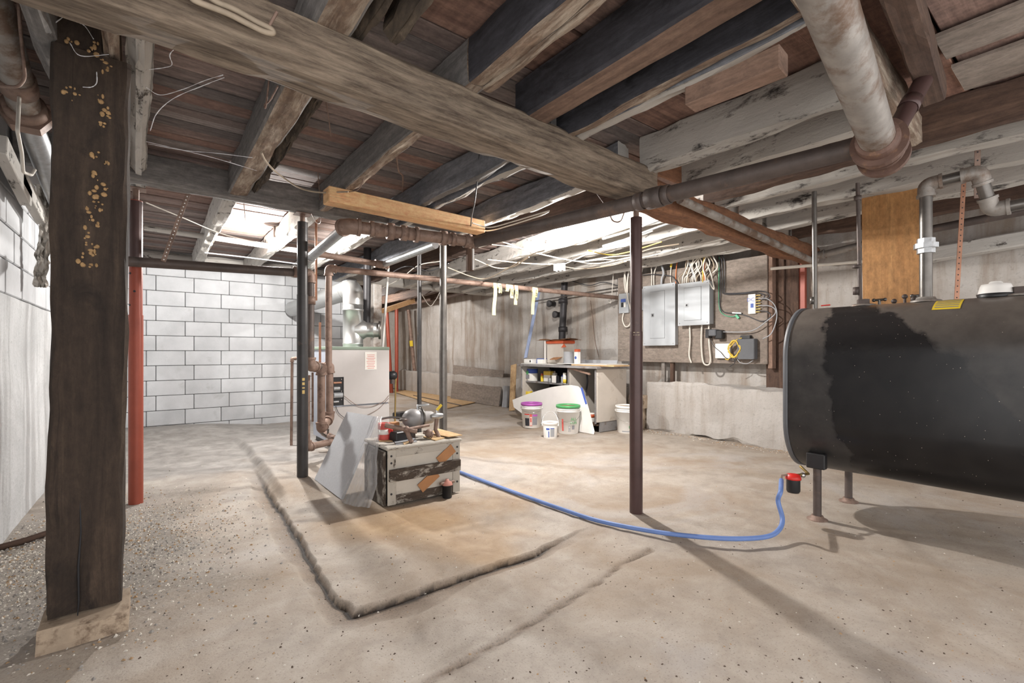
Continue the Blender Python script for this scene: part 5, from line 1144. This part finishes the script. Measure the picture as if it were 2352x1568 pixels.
# ------------------------------------------------------------------ buckets
def arc_patch(p, r0, r1, z0, z1, a0, a1, off=.0012):
    p = Vector(p)
    def f(u, v):
        a = a0+(a1-a0)*u; r = r0+(r1-r0)*v+off; return p+V(r*math.cos(a), r*math.sin(a), z0+(z1-z0)*v)
    return MB().grid(f, 8, 2)
def bucket(label, p, rb, rt, h, rimm, patches, bail='down', lid=None, fill=None, bands=True, name='bucket'):
    p = V(p.x, p.y, fz(p.x, p.y)); t = thing(name, label, 'bucket', p); RR = lambda z: rb+(rt-rb)*z/h
    pr = [(0, rb*.96), (.006, rb), (h*.80, RR(h*.80))]
    if bands: pr += [(h*.80, RR(h*.8)+.010), (h*.815, RR(h*.8)+.010), (h*.815, RR(h*.82)), (h*.87, RR(h*.87)), (h*.87, RR(h*.87)+.009), (h*.885, RR(h*.87)+.009), (h*.885, RR(h*.885))]
    pr += [(h, rt), (h, rt*.955), (h*.9, rt*.95), (h*.9, 0)]
    MB().lathe(p, (0, 0, 1), pr, 32).build('body', M['bucket'], t)
    if rimm: MB().lathe(p+V(0, 0, h-.022), (0, 0, 1), [(0, rt*1.0), (0, rt*1.05), (.03, rt*1.05), (.034, rt*1.02), (.034, rt*.93), (.012, rt*.92)], 32, caps=False).build('lid_rim', M[rimm], t)
    if fill: MB().lathe(p+V(0, 0, h-.012), (0, 0, 1), [(0, rt*.93), (.004, rt*.93), (.004, 0)], 32).build('fill' if not lid else 'lid', M[fill], t)
    ca = math.atan2(-p.y, -p.x)                   # towards the camera
    for (a0, a1, f0, f1, m) in patches:
        arc_patch(p, RR(h*f0), RR(h*f1), h*f0, h*f1, ca-a1, ca-a0).build('label_print', M[m], t)
    d = V(math.cos(ca+1.45), math.sin(ca+1.45), 0); c = V(math.cos(ca), math.sin(ca), 0); L = rt+.012; zt2 = h*.83
    pts = []
    for k in range(17):
        a = math.pi*k/16
        if bail == 'down': pts.append(p+d*(L*math.cos(a))+c*(math.sin(a)*(rt+.02))+V(0, 0, zt2-math.sin(a)*h*.38))
        elif bail == 'half': pts.append(p+d*(L*math.cos(a))+c*(math.sin(a)*(rt+.02)*1.0)+V(0, 0, zt2-math.sin(a)*h*.16))
        else: pts.append(p+d*(L*math.cos(a))-c*(math.sin(a)*.10)+V(0, 0, zt2+math.sin(a)*h*.85))
    MB().tube(pts, .0025, 6).build('bail_handle', M['chrome'], t)
    for s in (1, -1): MB().lathe(p+d*(s*(rt-.002))+V(0, 0, zt2), d*s, [(0, .016), (.014, .014), (.016, 0)], 10).build('handle_lug', M['bucket'], t)
    return t, ca, RR
M['bucket'] = plain('white_bucket_plastic', (242, 240, 236), .45, 0, .03, 4, .02, 30, (200, 190, 178), .74, 6)
M['compound'] = plain('dried_tan_residue', (176, 144, 108), .8, 0, .12, 10, .2)
bucket('white bucket with a purple lid ring in front of the workbench', PZ(1221, 981), .128, .15, .345, 'purple', [(.25, .75, .1, .42, 'joist_dark'), (-.05, .2, .1, .6, 'ink_red'), (-.03, .18, .12, .48, 'paper'), (.02, .14, .26, .44, 'red'), (-.62, -.1, .14, .48, 'ink_grey'), (-.62, -.1, .5, .58, 'purple'), (.25, .8, .56, .6, 'red')], 'half', True, 'purple')
_, ca, RR = bucket('white bucket with a green rim in front of the white sheet', PZ(1305, 994), .135, .158, .37, 'green', [(.45, .62, .12, .55, 'ink_red'), (-.22, -.02, .1, .3, 'ink_grey'), (-.20, -.04, .115, .285, 'paper'), (-.19, -.05, .13, .25, 'ink_grey'), (-.62, -.36, .18, .32, 'ink_grey')], 'down', None, 'compound')
gb = PZ(1305, 994); gd = V(math.cos(ca+.5), math.sin(ca+.5), 0)
gt = bpy.data.objects['bucket.001']
text_mb('ALL', .055, V(gb.x, gb.y, 0)+gd*(RR(.2)+.006)+V(0, 0, .205), gd.cross(UP)*-1, UP).build('lettering', M['green'], gt)
text_mb('PUR', .055, V(gb.x, gb.y, 0)+gd*(RR(.15)+.006)+V(0, 0, .155), gd.cross(UP)*-1, UP).build('lettering', M['green'], gt)
bucket('small white tub with a blue label on the floor in front of the two buckets', PZ(1264, 1005), .085, .096, .195, 'bucket', [(.1, .6, .58, .70, 'blue'), (.1, .6, .1, .54, 'paper'), (.14, .3, .1, .5, 'ink_blue'), (-.6, .0, .14, .66, 'cable_grey'), (-.58, .0, .66, .71, 'ink_blue')], 'up', None, 'compound', False, 'tub')
bucket('white bucket behind the plum column beside the footing', PZ(1440, 992), .128, .15, .36, 'bucket', [(-.7, .5, .06, .10, 'cable_grey'), (-.35, -.2, .2, .3, 'green')], 'down', True, 'compound')
# ------------------------------------------------------------------ wall clutter left of the bench
single('leaning_panel', MB().prism([V(5.5, PX(1036, 905, 5.5).y, .01), V(5.5, PX(1146, 925, 5.5).y, .01), PX(1158, 851, 5.84), PX(1042, 838, 5.84)], (-1, 0, 0), .012), M['ply_grey'], 'brown-grey thin sheet leaning on the far right wall', 'sheet', (5.7, 8.5, 0))
single('blue_batten', MB().bar(PX(1207, 822, 5.36), PX(1238, 668, 5.84), .075, .02, .002, V(-1, 0, 0)), plain('pale_blue_lit_wood', (168, 184, 220), .6, 0, .1, 8), 'pale blue batten leaning on the wall at the left end of the worktop', 'batten', PX(1207, 822, 5.36))  # wood batten; its half-lit bluish tone is put into the colour
fs = [PZ(p[0], p[1], .012) for p in ((905, 900), (990, 884), (1125, 917), (1028, 938))]
single('floor_sheet', MB().prism(fs, (0, 0, 1), .012), M['ply_tan'], 'flat tan sheet lying on the floor in the far bay', 'sheet', (sum(p.x for p in fs)/4, sum(p.y for p in fs)/4, 0))
single('floor_rod', MB().tube([PZ(950, 908, .03), PZ(1060, 931, .03)], .012, 8), M['iron_dark'], 'thin dark rod lying across the floor sheet', 'rod', PZ(1000, 920, .02))
single('plastic_roll', MB().rough(V(5.55, PX(1160, 900, 5.55).y, .0), V(5.6, PX(1163, 860, 5.6).y, .42), .14, .14, .02, 10, 4, round_=.8), M['cable_grey'], 'crumpled grey plastic roll between the leaning sheet and the tan board', 'plastic', (5.55, PX(1160, 900, 5.55).y, 0))
cc_ = PY(950, 800, 13.50); cl_ = [cc_+V(.28*math.cos(a*.5)*(1-.004*a), .005, .45*math.sin(a*.5)) for a in range(40)]
single('wire_coil', MB().tube(cl_, .012, 6), M['cable_tan'], 'coil of old cable hanging on the far wall', 'cable', cc_)
single('yellow_tag', MB().bar(PY(944, 782, 11.93), PY(945, 795, 11.93), .09, .01, 0, V(0, -1, 0)), M['yellow'], 'yellow tag on the leaning brown prop in the far bay', 'tag', PY(945, 795, 11.93))
fb = MB().bar(PY(880, 714, 9.5), PY(950, 690, 9.9), .09, .10, .004); single('loose_plank', fb, M['new_wood'], 'pale plank slung under the far joists behind the boiler', 'plank', PY(915, 702, 9.7))
# caution tape on the brown pipe
tz = rb.z
def tape(pxs, drop, ang, label, txt=None):
    a = PY(pxs, 660, 4.77-.034); x = a.x; zt2 = tz+.03; w = .052
    t = thing('barrier_tape', label, 'tape', (x, 4.735, zt2-drop))
    fn = lambda u, v: V(x+(u-.5)*w+ang*v*drop+.006*math.sin(v*5), 4.735-.004*math.sin(v*7+pxs), zt2-drop*v)
    MB().grid(fn, 2, 10).grid(lambda u, v: fn(1-u, v)+V(0, .0012, 0), 2, 10).build('strip', M['tape'], t)
    MB().lathe((x-w/2, 4.77, tz+.003), (1, 0, 0), [(0, .0335), (w, .0335)], 16, caps=False).build('wrap', M['tape'], t)
    if txt: text_mb(txt, .045, (x+ang*drop*.55, 4.735-.006, zt2-drop*.55), (ang, 0, -1), (1, 0, ang)).build('lettering', M['ink'], t)
    return t
tape(1137, .40, -.03, 'longest plain end of yellow tape hanging from the brown pipe')
tape(1147, .12, .18, 'short knotted yellow tape with lettering next to the longest end', 'TION')
tape(1166, .09, .0, 'shortest yellow tape loop on the brown pipe')
tape(1174, .17, .12, 'middle yellow tape loop with lettering on the brown pipe', 'ION')
tape(1186, .25, -.02, 'yellow tape end reading CAUT on the brown pipe', 'CAUT')
tape(1226, .36, -.05, 'long plain yellow tape end at the right in front of the blue batten')
tape(1231, .13, .03, 'short lettered yellow tape at the right end of the taped stretch', 'ION')
# ------------------------------------------------------------------ old crate
M['chipped'] = wood('chipped_cream_paint', (60, 52, 46), (92, 80, 70), 1.5, 14, white=(186, 180, 170), wamt=.60, wscale=(4, 9), bump=.6)
M['chipped_more'] = wood('worn_paint_wood', (66, 56, 48), (98, 84, 72), 1.5, 14, white=(178, 172, 162), wamt=.45, wscale=(4, 10), bump=.7)
CRX0, CRX1, CRY, CRD, CRH = 1.315, 1.915, 3.16, .42, .415
cr = thing('old_crate', 'battered cream-painted wooden chest with cardboard strips, loaded with pipe fittings', 'chest', ((CRX0+CRX1)/2, CRY+CRD/2, 0))
cw = CRX1-CRX0; cz = .012
MB().box(((CRX0+CRX1)/2, CRY+CRD/2+.01, CRH/2), (cw-.03, CRD-.03, CRH-.03)).build('carcass', M['joist_dark'], cr)
MB().box(((CRX0+CRX1)/2, CRY+.012, CRH/2), (cw-.02, .012, CRH-.03)).build('front_panel', plain('cream_panel_paint', (190, 184, 174), .6, 0, .07, 5, .1, 50, (96, 84, 74), .71, 16), cr)
for x in (CRX0+.035, CRX1-.035): MB().box((x, CRY+.004, CRH/2), (.062, .014, CRH-.02), None, .002).build('stile', M['chipped'], cr)
for z, h, m in ((CRH-.04, .05, 'chipped'), (.045, .065, 'chipped_more')): MB().box(((CRX0+CRX1)/2, CRY+.004, z), (cw-.13, .014, h), None, .002).build('rail', M[m], cr)
MB().bar((CRX0+.012, CRY-.012, .222), (CRX1-.008, CRY-.012, .222), .03, .085, .004).build('middle_rail', M['chipped_more'], cr)
MB().box((CRX0-.012, CRY+CRD/2-.01, CRH/2-.005), (.022, CRD-.05, CRH-.03), None, .003).build('side_door', M['chipped_more'], cr)
MB().box(((CRX0+CRX1)/2, CRY+CRD/2, CRH-.002), (cw+.02, CRD+.03, .026), None, .008).build('lid', M['chipped'], cr)
for p_, q_ in (((1041, 1028), (1008, 1060)), ((1004, 1085), (965, 1122))):
    a = PY(*p_, CRY-.006); b = PY(*q_, CRY-.006); MB().bar(a, b, .075, .006, 0, V(0, -1, 0)).build('cardboard_strip', M['cardboard'], cr)
for z in (.09, .31, .36):
    for x in (CRX0+.03, CRX1-.03): MB().lathe((x, CRY-.004, z), (0, -1, 0), [(0, .008), (.002, .008)], 8).build('nail_head', M['ink'], cr)
LT = CRH+.012
# hardboard offcuts on the lid
def flat(name, label, pts, z, th, m, cat='sheet'):
    P = [PZ(px, py, z) for px, py in pts]; return single(name, MB().prism([V(p.x, p.y, z) for p in P], (0, 0, 1), th), M[m], label, cat, (sum(p.x for p in P)/len(P), sum(p.y for p in P)/len(P), z))
flat('hardboard_offcut', 'upper tan hardboard offcut overhanging the right end of the crate', [(1005, 985), (1062, 1000), (1030, 1004), (985, 995)], LT+.012, .006, 'ply_tan')
flat('hardboard_offcut', 'lower tan hardboard offcut on the right of the crate lid', [(985, 1000), (1022, 1006), (1000, 1012), (972, 1004)], LT+.001, .006, 'ply_tan')
flat('paper_scrap', 'pale printed paper scrap on the crate lid', [(905, 1012), (950, 1004), (958, 1014), (910, 1022)], LT+.001, .003, 'cable_grey')
flat('wood_shim', 'thin tan shim at the left of the crate lid', [(868, 1008), (895, 1008), (902, 1014), (872, 1014)], LT+.001, .005, 'ply_tan')
flat('wood_shim', 'tan shim in front of the upright elbow on the crate lid', [(925, 1017), (945, 1011), (948, 1014), (928, 1021)], LT+.001, .005, 'ply_tan')
# grey valve body
def cp(px, py, y): return PY(px, py, y)
vb = thing('regulator_valve', 'grey bulbous regulator valve lying on the crate', 'valve', cp(965, 990, 3.42))
va = cp(932, 962, 3.42); vb_ = cp(985, 958, 3.42); axv = (vb_-va).normalized()
MB().lathe(va-axv*.02, axv, [(0, 0), (.005, .04), (.03, .065), (.07, .078), (.11, .074), (.135, .058), (.14, .07), (.16, .07), (.165, .055), (.24, .05), (.27, .03)], 24).build('bulb_body', M['grey_dark'] if False else plain('grey_valve_paint', (148, 146, 146), .5, .2, .1, 6, .1), vb)
MB().lathe(va+axv*.12, axv, [(0, .075), (0, .083), (.012, .083), (.012, .075)], 24).build('flange', M['steel_pipe'], vb)
MB().tube([va+axv*.1+V(0, 0, .06), va+axv*.1+V(0, 0, .10), va+axv*.2+V(0, 0, .10)], .010, 10).build('sensing_line', M['galv'], vb)
MB().tube([va+axv*.05-V(0, 0, .05), V((va+axv*.05).x, (va+axv*.05).y, LT)], .03, 12).build('outlet', M['iron_dark'], vb)
# ball valve with yellow lever
bv = thing('ball_valve', 'ball valve with a yellow lever standing at the right of the crate', 'valve', cp(1003, 985, 3.30))
c_ = cp(1003, 955, 3.30); MB().lathe(c_-V(.05, 0, 0), (1, 0, 0), [(0, .016), (.015, .022), (.05, .026), (.085, .022), (.10, .018)], 14).build('body', M['galv'], bv)
MB().tube([c_, c_+V(0, 0, .045)], .008, 8).build('stem', M['chrome'], bv); MB().bar(c_+V(0, 0, .045), cp(1014, 929, 3.30), .022, .006, .001, V(0, -1, 0)).build('lever', M['yellow'], bv)
MB().tube([c_-V(.0, 0, .02), V(c_.x-.01, c_.y, LT+.06), V(c_.x+.0, c_.y-.04, LT+.002)], .016, 12).build('leg_pipe', M['iron'], bv)
# pipe fittings pile
def pipes(name, label, segs, m='iron'):
    a = segs[0][0]; t = thing(name, label, 'pipe fitting', a)
    for p_, q_, r_ in segs: MB().tube([p_, q_], r_, 12).build('nipple', M[m], t)
    for c in {tuple(round(k, 3) for k in s[0]) for s in segs}: MB().ball(c, segs[0][2]*1.5, 12, 8).build('tee_body', M[m], t)
    return t
tcen = cp(933, 986, 3.24)
pipes('pipe_cross', 'iron pipe cross with four arms at the middle of the crate', [(tcen, cp(884, 976, 3.30), .018), (tcen, cp(985, 976, 3.28), .012), (tcen, cp(958, 991, 3.20), .016), (tcen, V(tcen.x+.02, tcen.y-.05, LT+.004), .017)])
MB_ = MB().lathe(cp(926, 967, 3.26), (0, 0, 1), [(0, .01), (.004, .03), (.014, .032), (.02, .02), (.022, 0)], 12); single('hand_wheel', MB_, M['iron_dark'], 'dark round valve wheel above the pipe cross', 'valve wheel', cp(926, 967, 3.26))
single('brass_rod', MB().tube(spline([cp(875, 962, 3.45), cp(900, 958, 3.44), cp(930, 961, 3.40), cp(955, 966, 3.36)]), .008, 8), M['steel_pipe'], 'long bent grey rod lying over the red can', 'rod', cp(915, 960, 3.42))
pipes('pipe_elbow', 'rusty pipe elbow on the right of the crate lid', [(cp(985, 995, 3.26), cp(995, 1000, 3.24), .022), (cp(985, 995, 3.26), cp(972, 992, 3.28), .014)])
rcn = V(cp(882, 1000, 3.44).x, 3.44, LT); rt_ = tin('red_can', 'red and cream tin can at the left of the crate lid', rcn, .045, .13, 'ink_red', 'can', band=(.35, .3, 'paper'))
bk = V(cp(918, 1000, 3.36).x, 3.36, LT); single('black_carton', MB().box(bk+V(0, 0, .035), (.13, .09, .07), Matrix.Rotation(.25, 3, 'Z'), .006), M['black'], 'black and red box under the pipe cross', 'box', bk)
rk = V(cp(898, 1000, 3.40).x, 3.40, LT); single('red_wrapper', MB().box(rk+V(0, 0, .045), (.03, .06, .09), Matrix.Rotation(-.3, 3, 'Y'), .008), M['red'], 'bright red wrapper between the can and the black box', 'wrapper', rk)
yk = V(cp(905, 975, 3.5).x, 3.5, LT); single('bearing_box', MB().box(yk+V(0, 0, .06), (.07, .06, .12), None, .005), M['cardboard'], 'small yellow-brown box behind the pipe cross', 'box', yk)
fj = thing('filter_canister', 'old oil filter canister with a pink cap standing before the crate', 'filter', V(PZ(1027, 1141).x, PZ(1027, 1141).y, 0)); fo_ = V(PZ(1027, 1141).x, PZ(1027, 1141).y, fz(1.8, 3.1))
MB().lathe(fo_, (0, 0, 1), [(0, .03), (.006, .036), (.09, .036), (.09, .042), (.10, .042)], 18).build('canister', M['black'], fj)
MB().lathe(fo_+V(0, 0, .10), (0, 0, 1), [(0, .042), (.02, .034), (.03, .014), (.042, .012), (.042, 0)], 18).build('cap', plain('faded_pink_metal', (190, 132, 118), .5), fj)
MB().tube([fo_+V(-.06, 0, .115), fo_+V(.06, 0, .115)], .011, 10).build('port', M['iron'], fj)
# ------------------------------------------------------------------ foam board and plastic bag
fbp = [V(1.09, 4.20, .065), V(1.13, 3.555, .008), V(1.292, 3.545, .585), V(1.292, 4.24, .60)]
fbp = [PZ(722, 1100, fz(1.1, 4.15)+.002), PZ(783, 1146, .004), PX(868, 960, 1.40), PX(797, 945, 1.40)]
fbp[2] = fbp[1]+(fbp[3]-fbp[0])*1.1
nb = (fbp[1]-fbp[0]).cross(fbp[3]-fbp[0]).normalized()
if nb.dot(V(-1, -1, 0)) < 0: nb = -nb
single('foam_board', MB().prism(fbp, -nb, .022), M['foam'], 'white foam board leaning beside the crate', 'board', (fbp[0]+fbp[1])/2)
def mat_bag():
    t = NT('thin_clear_plastic'); tr = t.n('ShaderNodeBsdfTransparent'); t.put(t.b, 'Base Color', srgb(190, 190, 192)); t.put(t.b, 'Roughness', .18)
    mx = t.n('ShaderNodeMixShader', {0: .42}); out = t.t.nodes['Material Output']
    t.t.links.new(tr.outputs[0], mx.inputs[1]); t.t.links.new(t.b.outputs[0], mx.inputs[2]); t.t.links.new(mx.outputs[0], out.inputs['Surface'])
    t.bump(t.noise(t.obj(), 14, 5, .6, .6), .5, .02); return t.m
lft = [PX(858, 956, 1.385), PX(838, 1005, 1.30), PX(818, 1055, 1.22), PX(799, 1105, 1.15), PX(782, 1150, 1.10)]
rgt = [PX(880, 956, 1.40), PX(874, 1000, 1.31), PX(866, 1060, 1.265), PX(868, 1110, 1.25), PX(850, 1165, 1.20)]
def bag(u, v):
    k = v*4; i = min(3, int(k)); r = k-i; a = lft[i].lerp(lft[i+1], r); b = rgt[i].lerp(rgt[i+1], r); p = a.lerp(b, u)
    n = V(-.6, -.75, .1); return p+n*(.012+.03*mnoise.noise(V(u*4, v*3, 1.3))+.018*mnoise.noise(V(u*11, v*6, 4.1))+.05*math.sin(u*math.pi)*v)
single('plastic_bag', MB().grid(bag, 36, 40), mat_bag(), 'clear plastic bag draped over the right edge of the foam board', 'plastic bag', (1.16, 3.45, 0))
# ------------------------------------------------------------------ hanging odds and ends
hbk = thing('hanging_block', 'dark and white wood block hanging by a wire under the soil pipe', 'block', PY(1079, 618, 3.38))
MB().bar(PY(1079, 545, 3.38), PY(1079, 622, 3.38), .06, .03, .002, V(0, -1, 0)).build('block', M['joist_brown'], hbk)
MB().bar(PY(1085, 572, 3.37), PY(1085, 620, 3.37), .014, .034, .001, V(0, -1, 0)).build('white_edge', M['white_paint'], hbk)
wires = [([(1104, 420), (1092, 450), (1083, 500), (1080, 545)], 2.2, 'black wire hanging from the joist to the wood block', .005, 'cable_black'),
 ([(600, 350), (612, 372), (640, 400), (690, 432), (740, 442), (800, 440)], 2.24, 'frayed cable sagging from the tan joist onto the new plank', .006, 'cable_tan'),
 ([(795, 442), (830, 425), (858, 400)], 2.25, 'thin wire rising from the new plank to the joist', .003, 'iron'),
 ([(745, 230), (752, 252), (756, 280), (760, 312)], 2.44, 'thin wire dangling from the floor boards behind the girder', .0035, 'iron'),
 ([(908, 365), (915, 390), (925, 405), (924, 440)], 2.4, 'dead twig-like wire hanging left of the pale joist', .006, 'iron'),
 ([(630, 198), (612, 235), (608, 240), (620, 230), (638, 198)], 2.26, 'small wire loop on the side of the tan joist', .004, 'iron'),
 ([(1437, 470), (1404, 480), (1406, 505), (1424, 508), (1436, 480)], 2.07, 'dark wire hook hanging under the drain pipe', .006, 'iron'),
 ([(335, 465), (420, 500), (520, 540), (640, 567)], 2.2, 'taut white cord from the red column towards the left lamp', .005, 'cable_white'),
 ([(555, 455), (562, 490), (567, 520)], 2.25, 'thin twisted wire hanging from the cross beam', .003, 'iron'),
 ([(730, 470), (738, 500), (728, 512), (715, 490)], 2.25, 'thin wire loop under the new plank', .003, 'iron'),
 ([(470, 580), (560, 590), (640, 600), (700, 608)], 2.275, 'grey cable along the sill above the block wall', .008, 'cable_grey'),
 ([(880, 660), (920, 640), (960, 610), (1010, 600)], 2.15, 'white cable rising behind the tape pipe', .006, 'cable_white'),
 ([(880, 640), (930, 612), (985, 622), (1030, 605)], 2.15, 'dark cable in the tangle behind the grey column', .006, 'cable_black'),
 ([(950, 690), (985, 700), (1000, 690), (1010, 672)], 2.1, 'white cable draped from the loose plank', .008, 'cable_white')]
for k, (pts, z, lab_, r, m) in enumerate(wires):
    P3 = [PZ(a, b, z) for a, b in pts]
    if k in (0, 2, 3, 4, 5, 8, 9, 13): P3[0 if k != 2 else -1].z = 2.503
    cable(lab_, P3, r, m)
gy = 1.695
gc = [PY(-30, -52, gy), PY(400, -30, gy), PY(445, 0, gy), PY(520, 30, gy), PY(570, 55, gy), PY(605, 72, gy), PY(626, 76, gy), PY(622, 66, gy), PY(590, 50, gy), PY(540, 22, gy), PY(490, 0, gy), PY(450, -40, gy)]
cable('old tan cable looped and nailed on the face of the girder', gc, .009, 'cable_tan')
single('bent_nail', MB().tube([PY(616, 64, gy-.002), PY(636, 28, gy-.01)], .005, 8), M['iron'], 'rusty nail holding the cable loop on the girder', 'nail', PY(616, 64, gy))
# foil scraps at the left wall
def scrap(u, v):
    q = PY(98, 425+235*v, 4.45)
    return V(-.58+(u-.5)*(.11-.05*v)+.02*math.sin(v*5)+.02*mnoise.noise(V(u*7, v*14, 3)), 4.45+.04*mnoise.noise(V(u*9, v*12, 8)), q.z)
single('foil_scrap', MB().grid(scrap, 10, 36, sm=False), M['foil'], 'torn crumpled foil strip hanging by the left wall', 'foil', (-.58, 4.45, 1.52))
for i, (q0, q1) in enumerate((((0, 330), (60, 455)), ((40, 400), (95, 500)))):
    a = PX(*q0, -.60); b = PX(*q1, -.60); single('wall_plate', MB().bar(a, b, .05, .10, .004), M['joist_white2'], ('upper', 'lower')[i]+' whitewashed plate board on top of the left block wall', 'board', (a+b)/2-V(0, 0, .05))
# ------------------------------------------------------------------ cobwebs, gravel, litter (too fine to count)
cw_ = MB(); rgc = random.Random(21)
webs = [[(170, 20), (130, 50), (95, 75)], [(160, 98), (185, 128), (250, 125)], [(175, 50), (195, 60), (215, 90)], [(222, 165), (222, 190), (210, 200), (190, 200)], [(335, 200), (368, 218), (420, 205), (470, 185), (512, 172)], [(345, 300), (360, 260), (400, 225), (470, 195), (515, 178)], [(340, 330), (420, 345), (500, 352), (580, 362)], [(335, 325), (420, 345), (500, 365), (590, 392)], [(342, 160), (378, 155), (395, 148), (390, 125), (410, 105)], [(600, 150), (690, 190), (770, 225), (830, 222)], [(505, 0), (525, 40), (555, 85)], [(1340, 395), (1360, 430), (1385, 465)], [(1345, 400), (1410, 445)], [(1250, 390), (1300, 380), (1360, 408)]]
for w in webs:
    pts = [PZ(a, b, 2.12 if a > 900 else 2.25) if b < 300 or a > 900 else PZ(a, b, 2.2) for a, b in w]
    if w[0][0] < 260: pts = [PY(a, b, 2.44) for a, b in w]
    cw_.tube(spline(pts, 6), [.0016*rgc.uniform(.5, 1.4) for _ in range(6*(len(pts)-1)+1)], 5)
o = cw_.build('cobwebs', M['cobweb']); o['kind'] = 'stuff'; tag(o, 'dusty white cobweb strands hanging about the girder and post', 'cobweb')
def litter(name, n, fn, mats, smin, smax, label, cat, seed):
    r = random.Random(seed); mb = MB()
    for _ in range(n):
        x, y = fn(r); z = fz(x, y) if False else 0; s = r.uniform(smin, smax); a = r.uniform(0, 6.28); ca2, sa2 = math.cos(a), math.sin(a); h = s*r.uniform(.25, .6); e = r.uniform(.5, 1)
        P = [V(x+(ca2*u-sa2*v*e)*s, y+(sa2*u+ca2*v*e)*s, w) for u, v, w in ((-.5, -.4, 0), (.5, -.3, 0), (.4, .5, 0), (-.4, .4, 0), (-.1, 0, h), (.2, .1, h*.8))]
        mb.add(P, [(0, 1, 4), (1, 5, 4), (1, 2, 5), (2, 3, 5), (3, 4, 5), (3, 0, 4)], None, r.randrange(len(mats)))
    X = np.array([p.x for p in mb.v]); Y = np.array([p.y for p in mb.v]); Hh = floor_h(X, Y)[0]
    for p, h in zip(mb.v, Hh): p.z += float(h)-.001
    o = mb.build(name, mats); o['kind'] = 'stuff'; return tag(o, label, cat)
CH = [plain('pale_chip', (206, 200, 190), .9, 0, .1, 8, 0), plain('tan_chip', (168, 140, 108), .9, 0, .15, 8, 0), plain('dark_chip', (84, 70, 60), .9, 0, .15, 8, 0), plain('grey_chip', (150, 146, 142), .9, 0, .1, 8, 0)]
def left_zone(r):
    while True:
        x = r.uniform(-.66, 1.1); y = r.uniform(2.0, 5.0)
        d = math.hypot((x+.35)/.75, (y-3.4)/.95)
        if r.random() < math.exp(-d*d*1.6): return x, y
litter('gravel_chips', 6500, left_zone, [CH[0], CH[0], CH[0], CH[1], CH[3], CH[3]], .006, .018, 'scattered pale grit and chips on the floor at the left', 'gravel', 1)
litter('floor_litter', 1100, lambda r: (lambda p: (p.x, p.y))(PZ(r.uniform(280, 2352), 1050+518*r.random()**.8)), [CH[2], CH[2], CH[0], CH[1]], .004, .012, 'small dark crumbs and flakes scattered over the open floor', 'litter', 2)
litter('ledge_gravel', 900, lambda r: (5.6-abs(r.gauss(0, .10))-.02, r.uniform(1.2, 4.1)), [CH[1], CH[3], CH[0]], .006, .02, 'sandy grit along the foot of the right footing ledge', 'gravel', 3)

sk = [PZ(-20, 1262, .02), PZ(60, 1240, .02), PZ(136, 1214, .02)]
single('floor_stick', MB().tube(spline(sk, 4), .018, 8), M['joist_brown'], 'brown stick lying on the grit between the left wall and the post', 'stick', sk[1]-V(0, 0, .018))

for i, (px, py, w, h, l) in enumerate(((1462, 925, .26, .30, .30), (1470, 893, .24, .18, .26))):
    q = PX(px, py, 5.62); z0 = 0.0 if i == 0 else .30
    single('footing_block', MB().rough(V(5.62, q.y-l/2, z0+h/2), V(5.62, q.y+l/2, z0+h/2), w, h, .02, 8, 80+i, round_=.25), M['stone'], ('lower', 'upper')[i]+' rough brown stone at the left end of the footing ledge', 'stone', (5.62, q.y, z0))
# ------------------------------------------------------------------ lamps
def lamp(p, label, power, ztop):
    p = Vector(p); t = thing('bare_bulb_lamp', label, 'lamp', p-V(0, 0, .05))
    MB().lathe(p+V(0, 0, .092), (0, 0, -1), [(0, .058), (.012, .058), (.018, .04), (.03, .025), (.05, .022)], 20).build('lampholder', M['white_paint'], t)
    MB().tube([p+V(0, 0, .09), V(p.x, p.y, ztop)], .012, 10).build('stem', M['steel_pipe'], t)
    e = NT('lit_bulb'); e.put(e.b, 'Emission Color', (1, .96, .9, 1)); e.put(e.b, 'Emission Strength', 60.0); e.done((1, 1, 1, 1), .4)
    MB().lathe(p+V(0, 0, .047), (0, 0, -1), [(0, .014), (.012, .016), (.02, .022), (.03, .029), (.042, .033), (.05, .0335), (.06, .032), (.07, .027), (.078, .017), (.082, .006), (.083, 0)], 20).build('bulb', e.m, t)
    l = bpy.data.lights.new('bulb_light', 'POINT'); l.energy = power; l.shadow_soft_size = .039; l.use_soft_falloff = False; l.color = (1, .97, .93)
    o = bpy.data.objects.new('bulb_light', l); COL.objects.link(o); o.parent = t; o.location = (0, 0, .047)
    return t
lamp(PY(1278, 544, 3.42), 'lit bare bulb in a white holder right of the new plank', BULB_POWER, 2.49)
lamp(PY(630, 566, 5.7), 'lit bare bulb at the rear left, near the block wall', BULB_POWER*.9, 2.49)
lamp((3.62, 10.5, 2.2), 'added unseen bulb lighting the far bay behind the flue', BULB_POWER*.6, 2.49)  # added bulb, hidden by the flue, to brighten the far bay
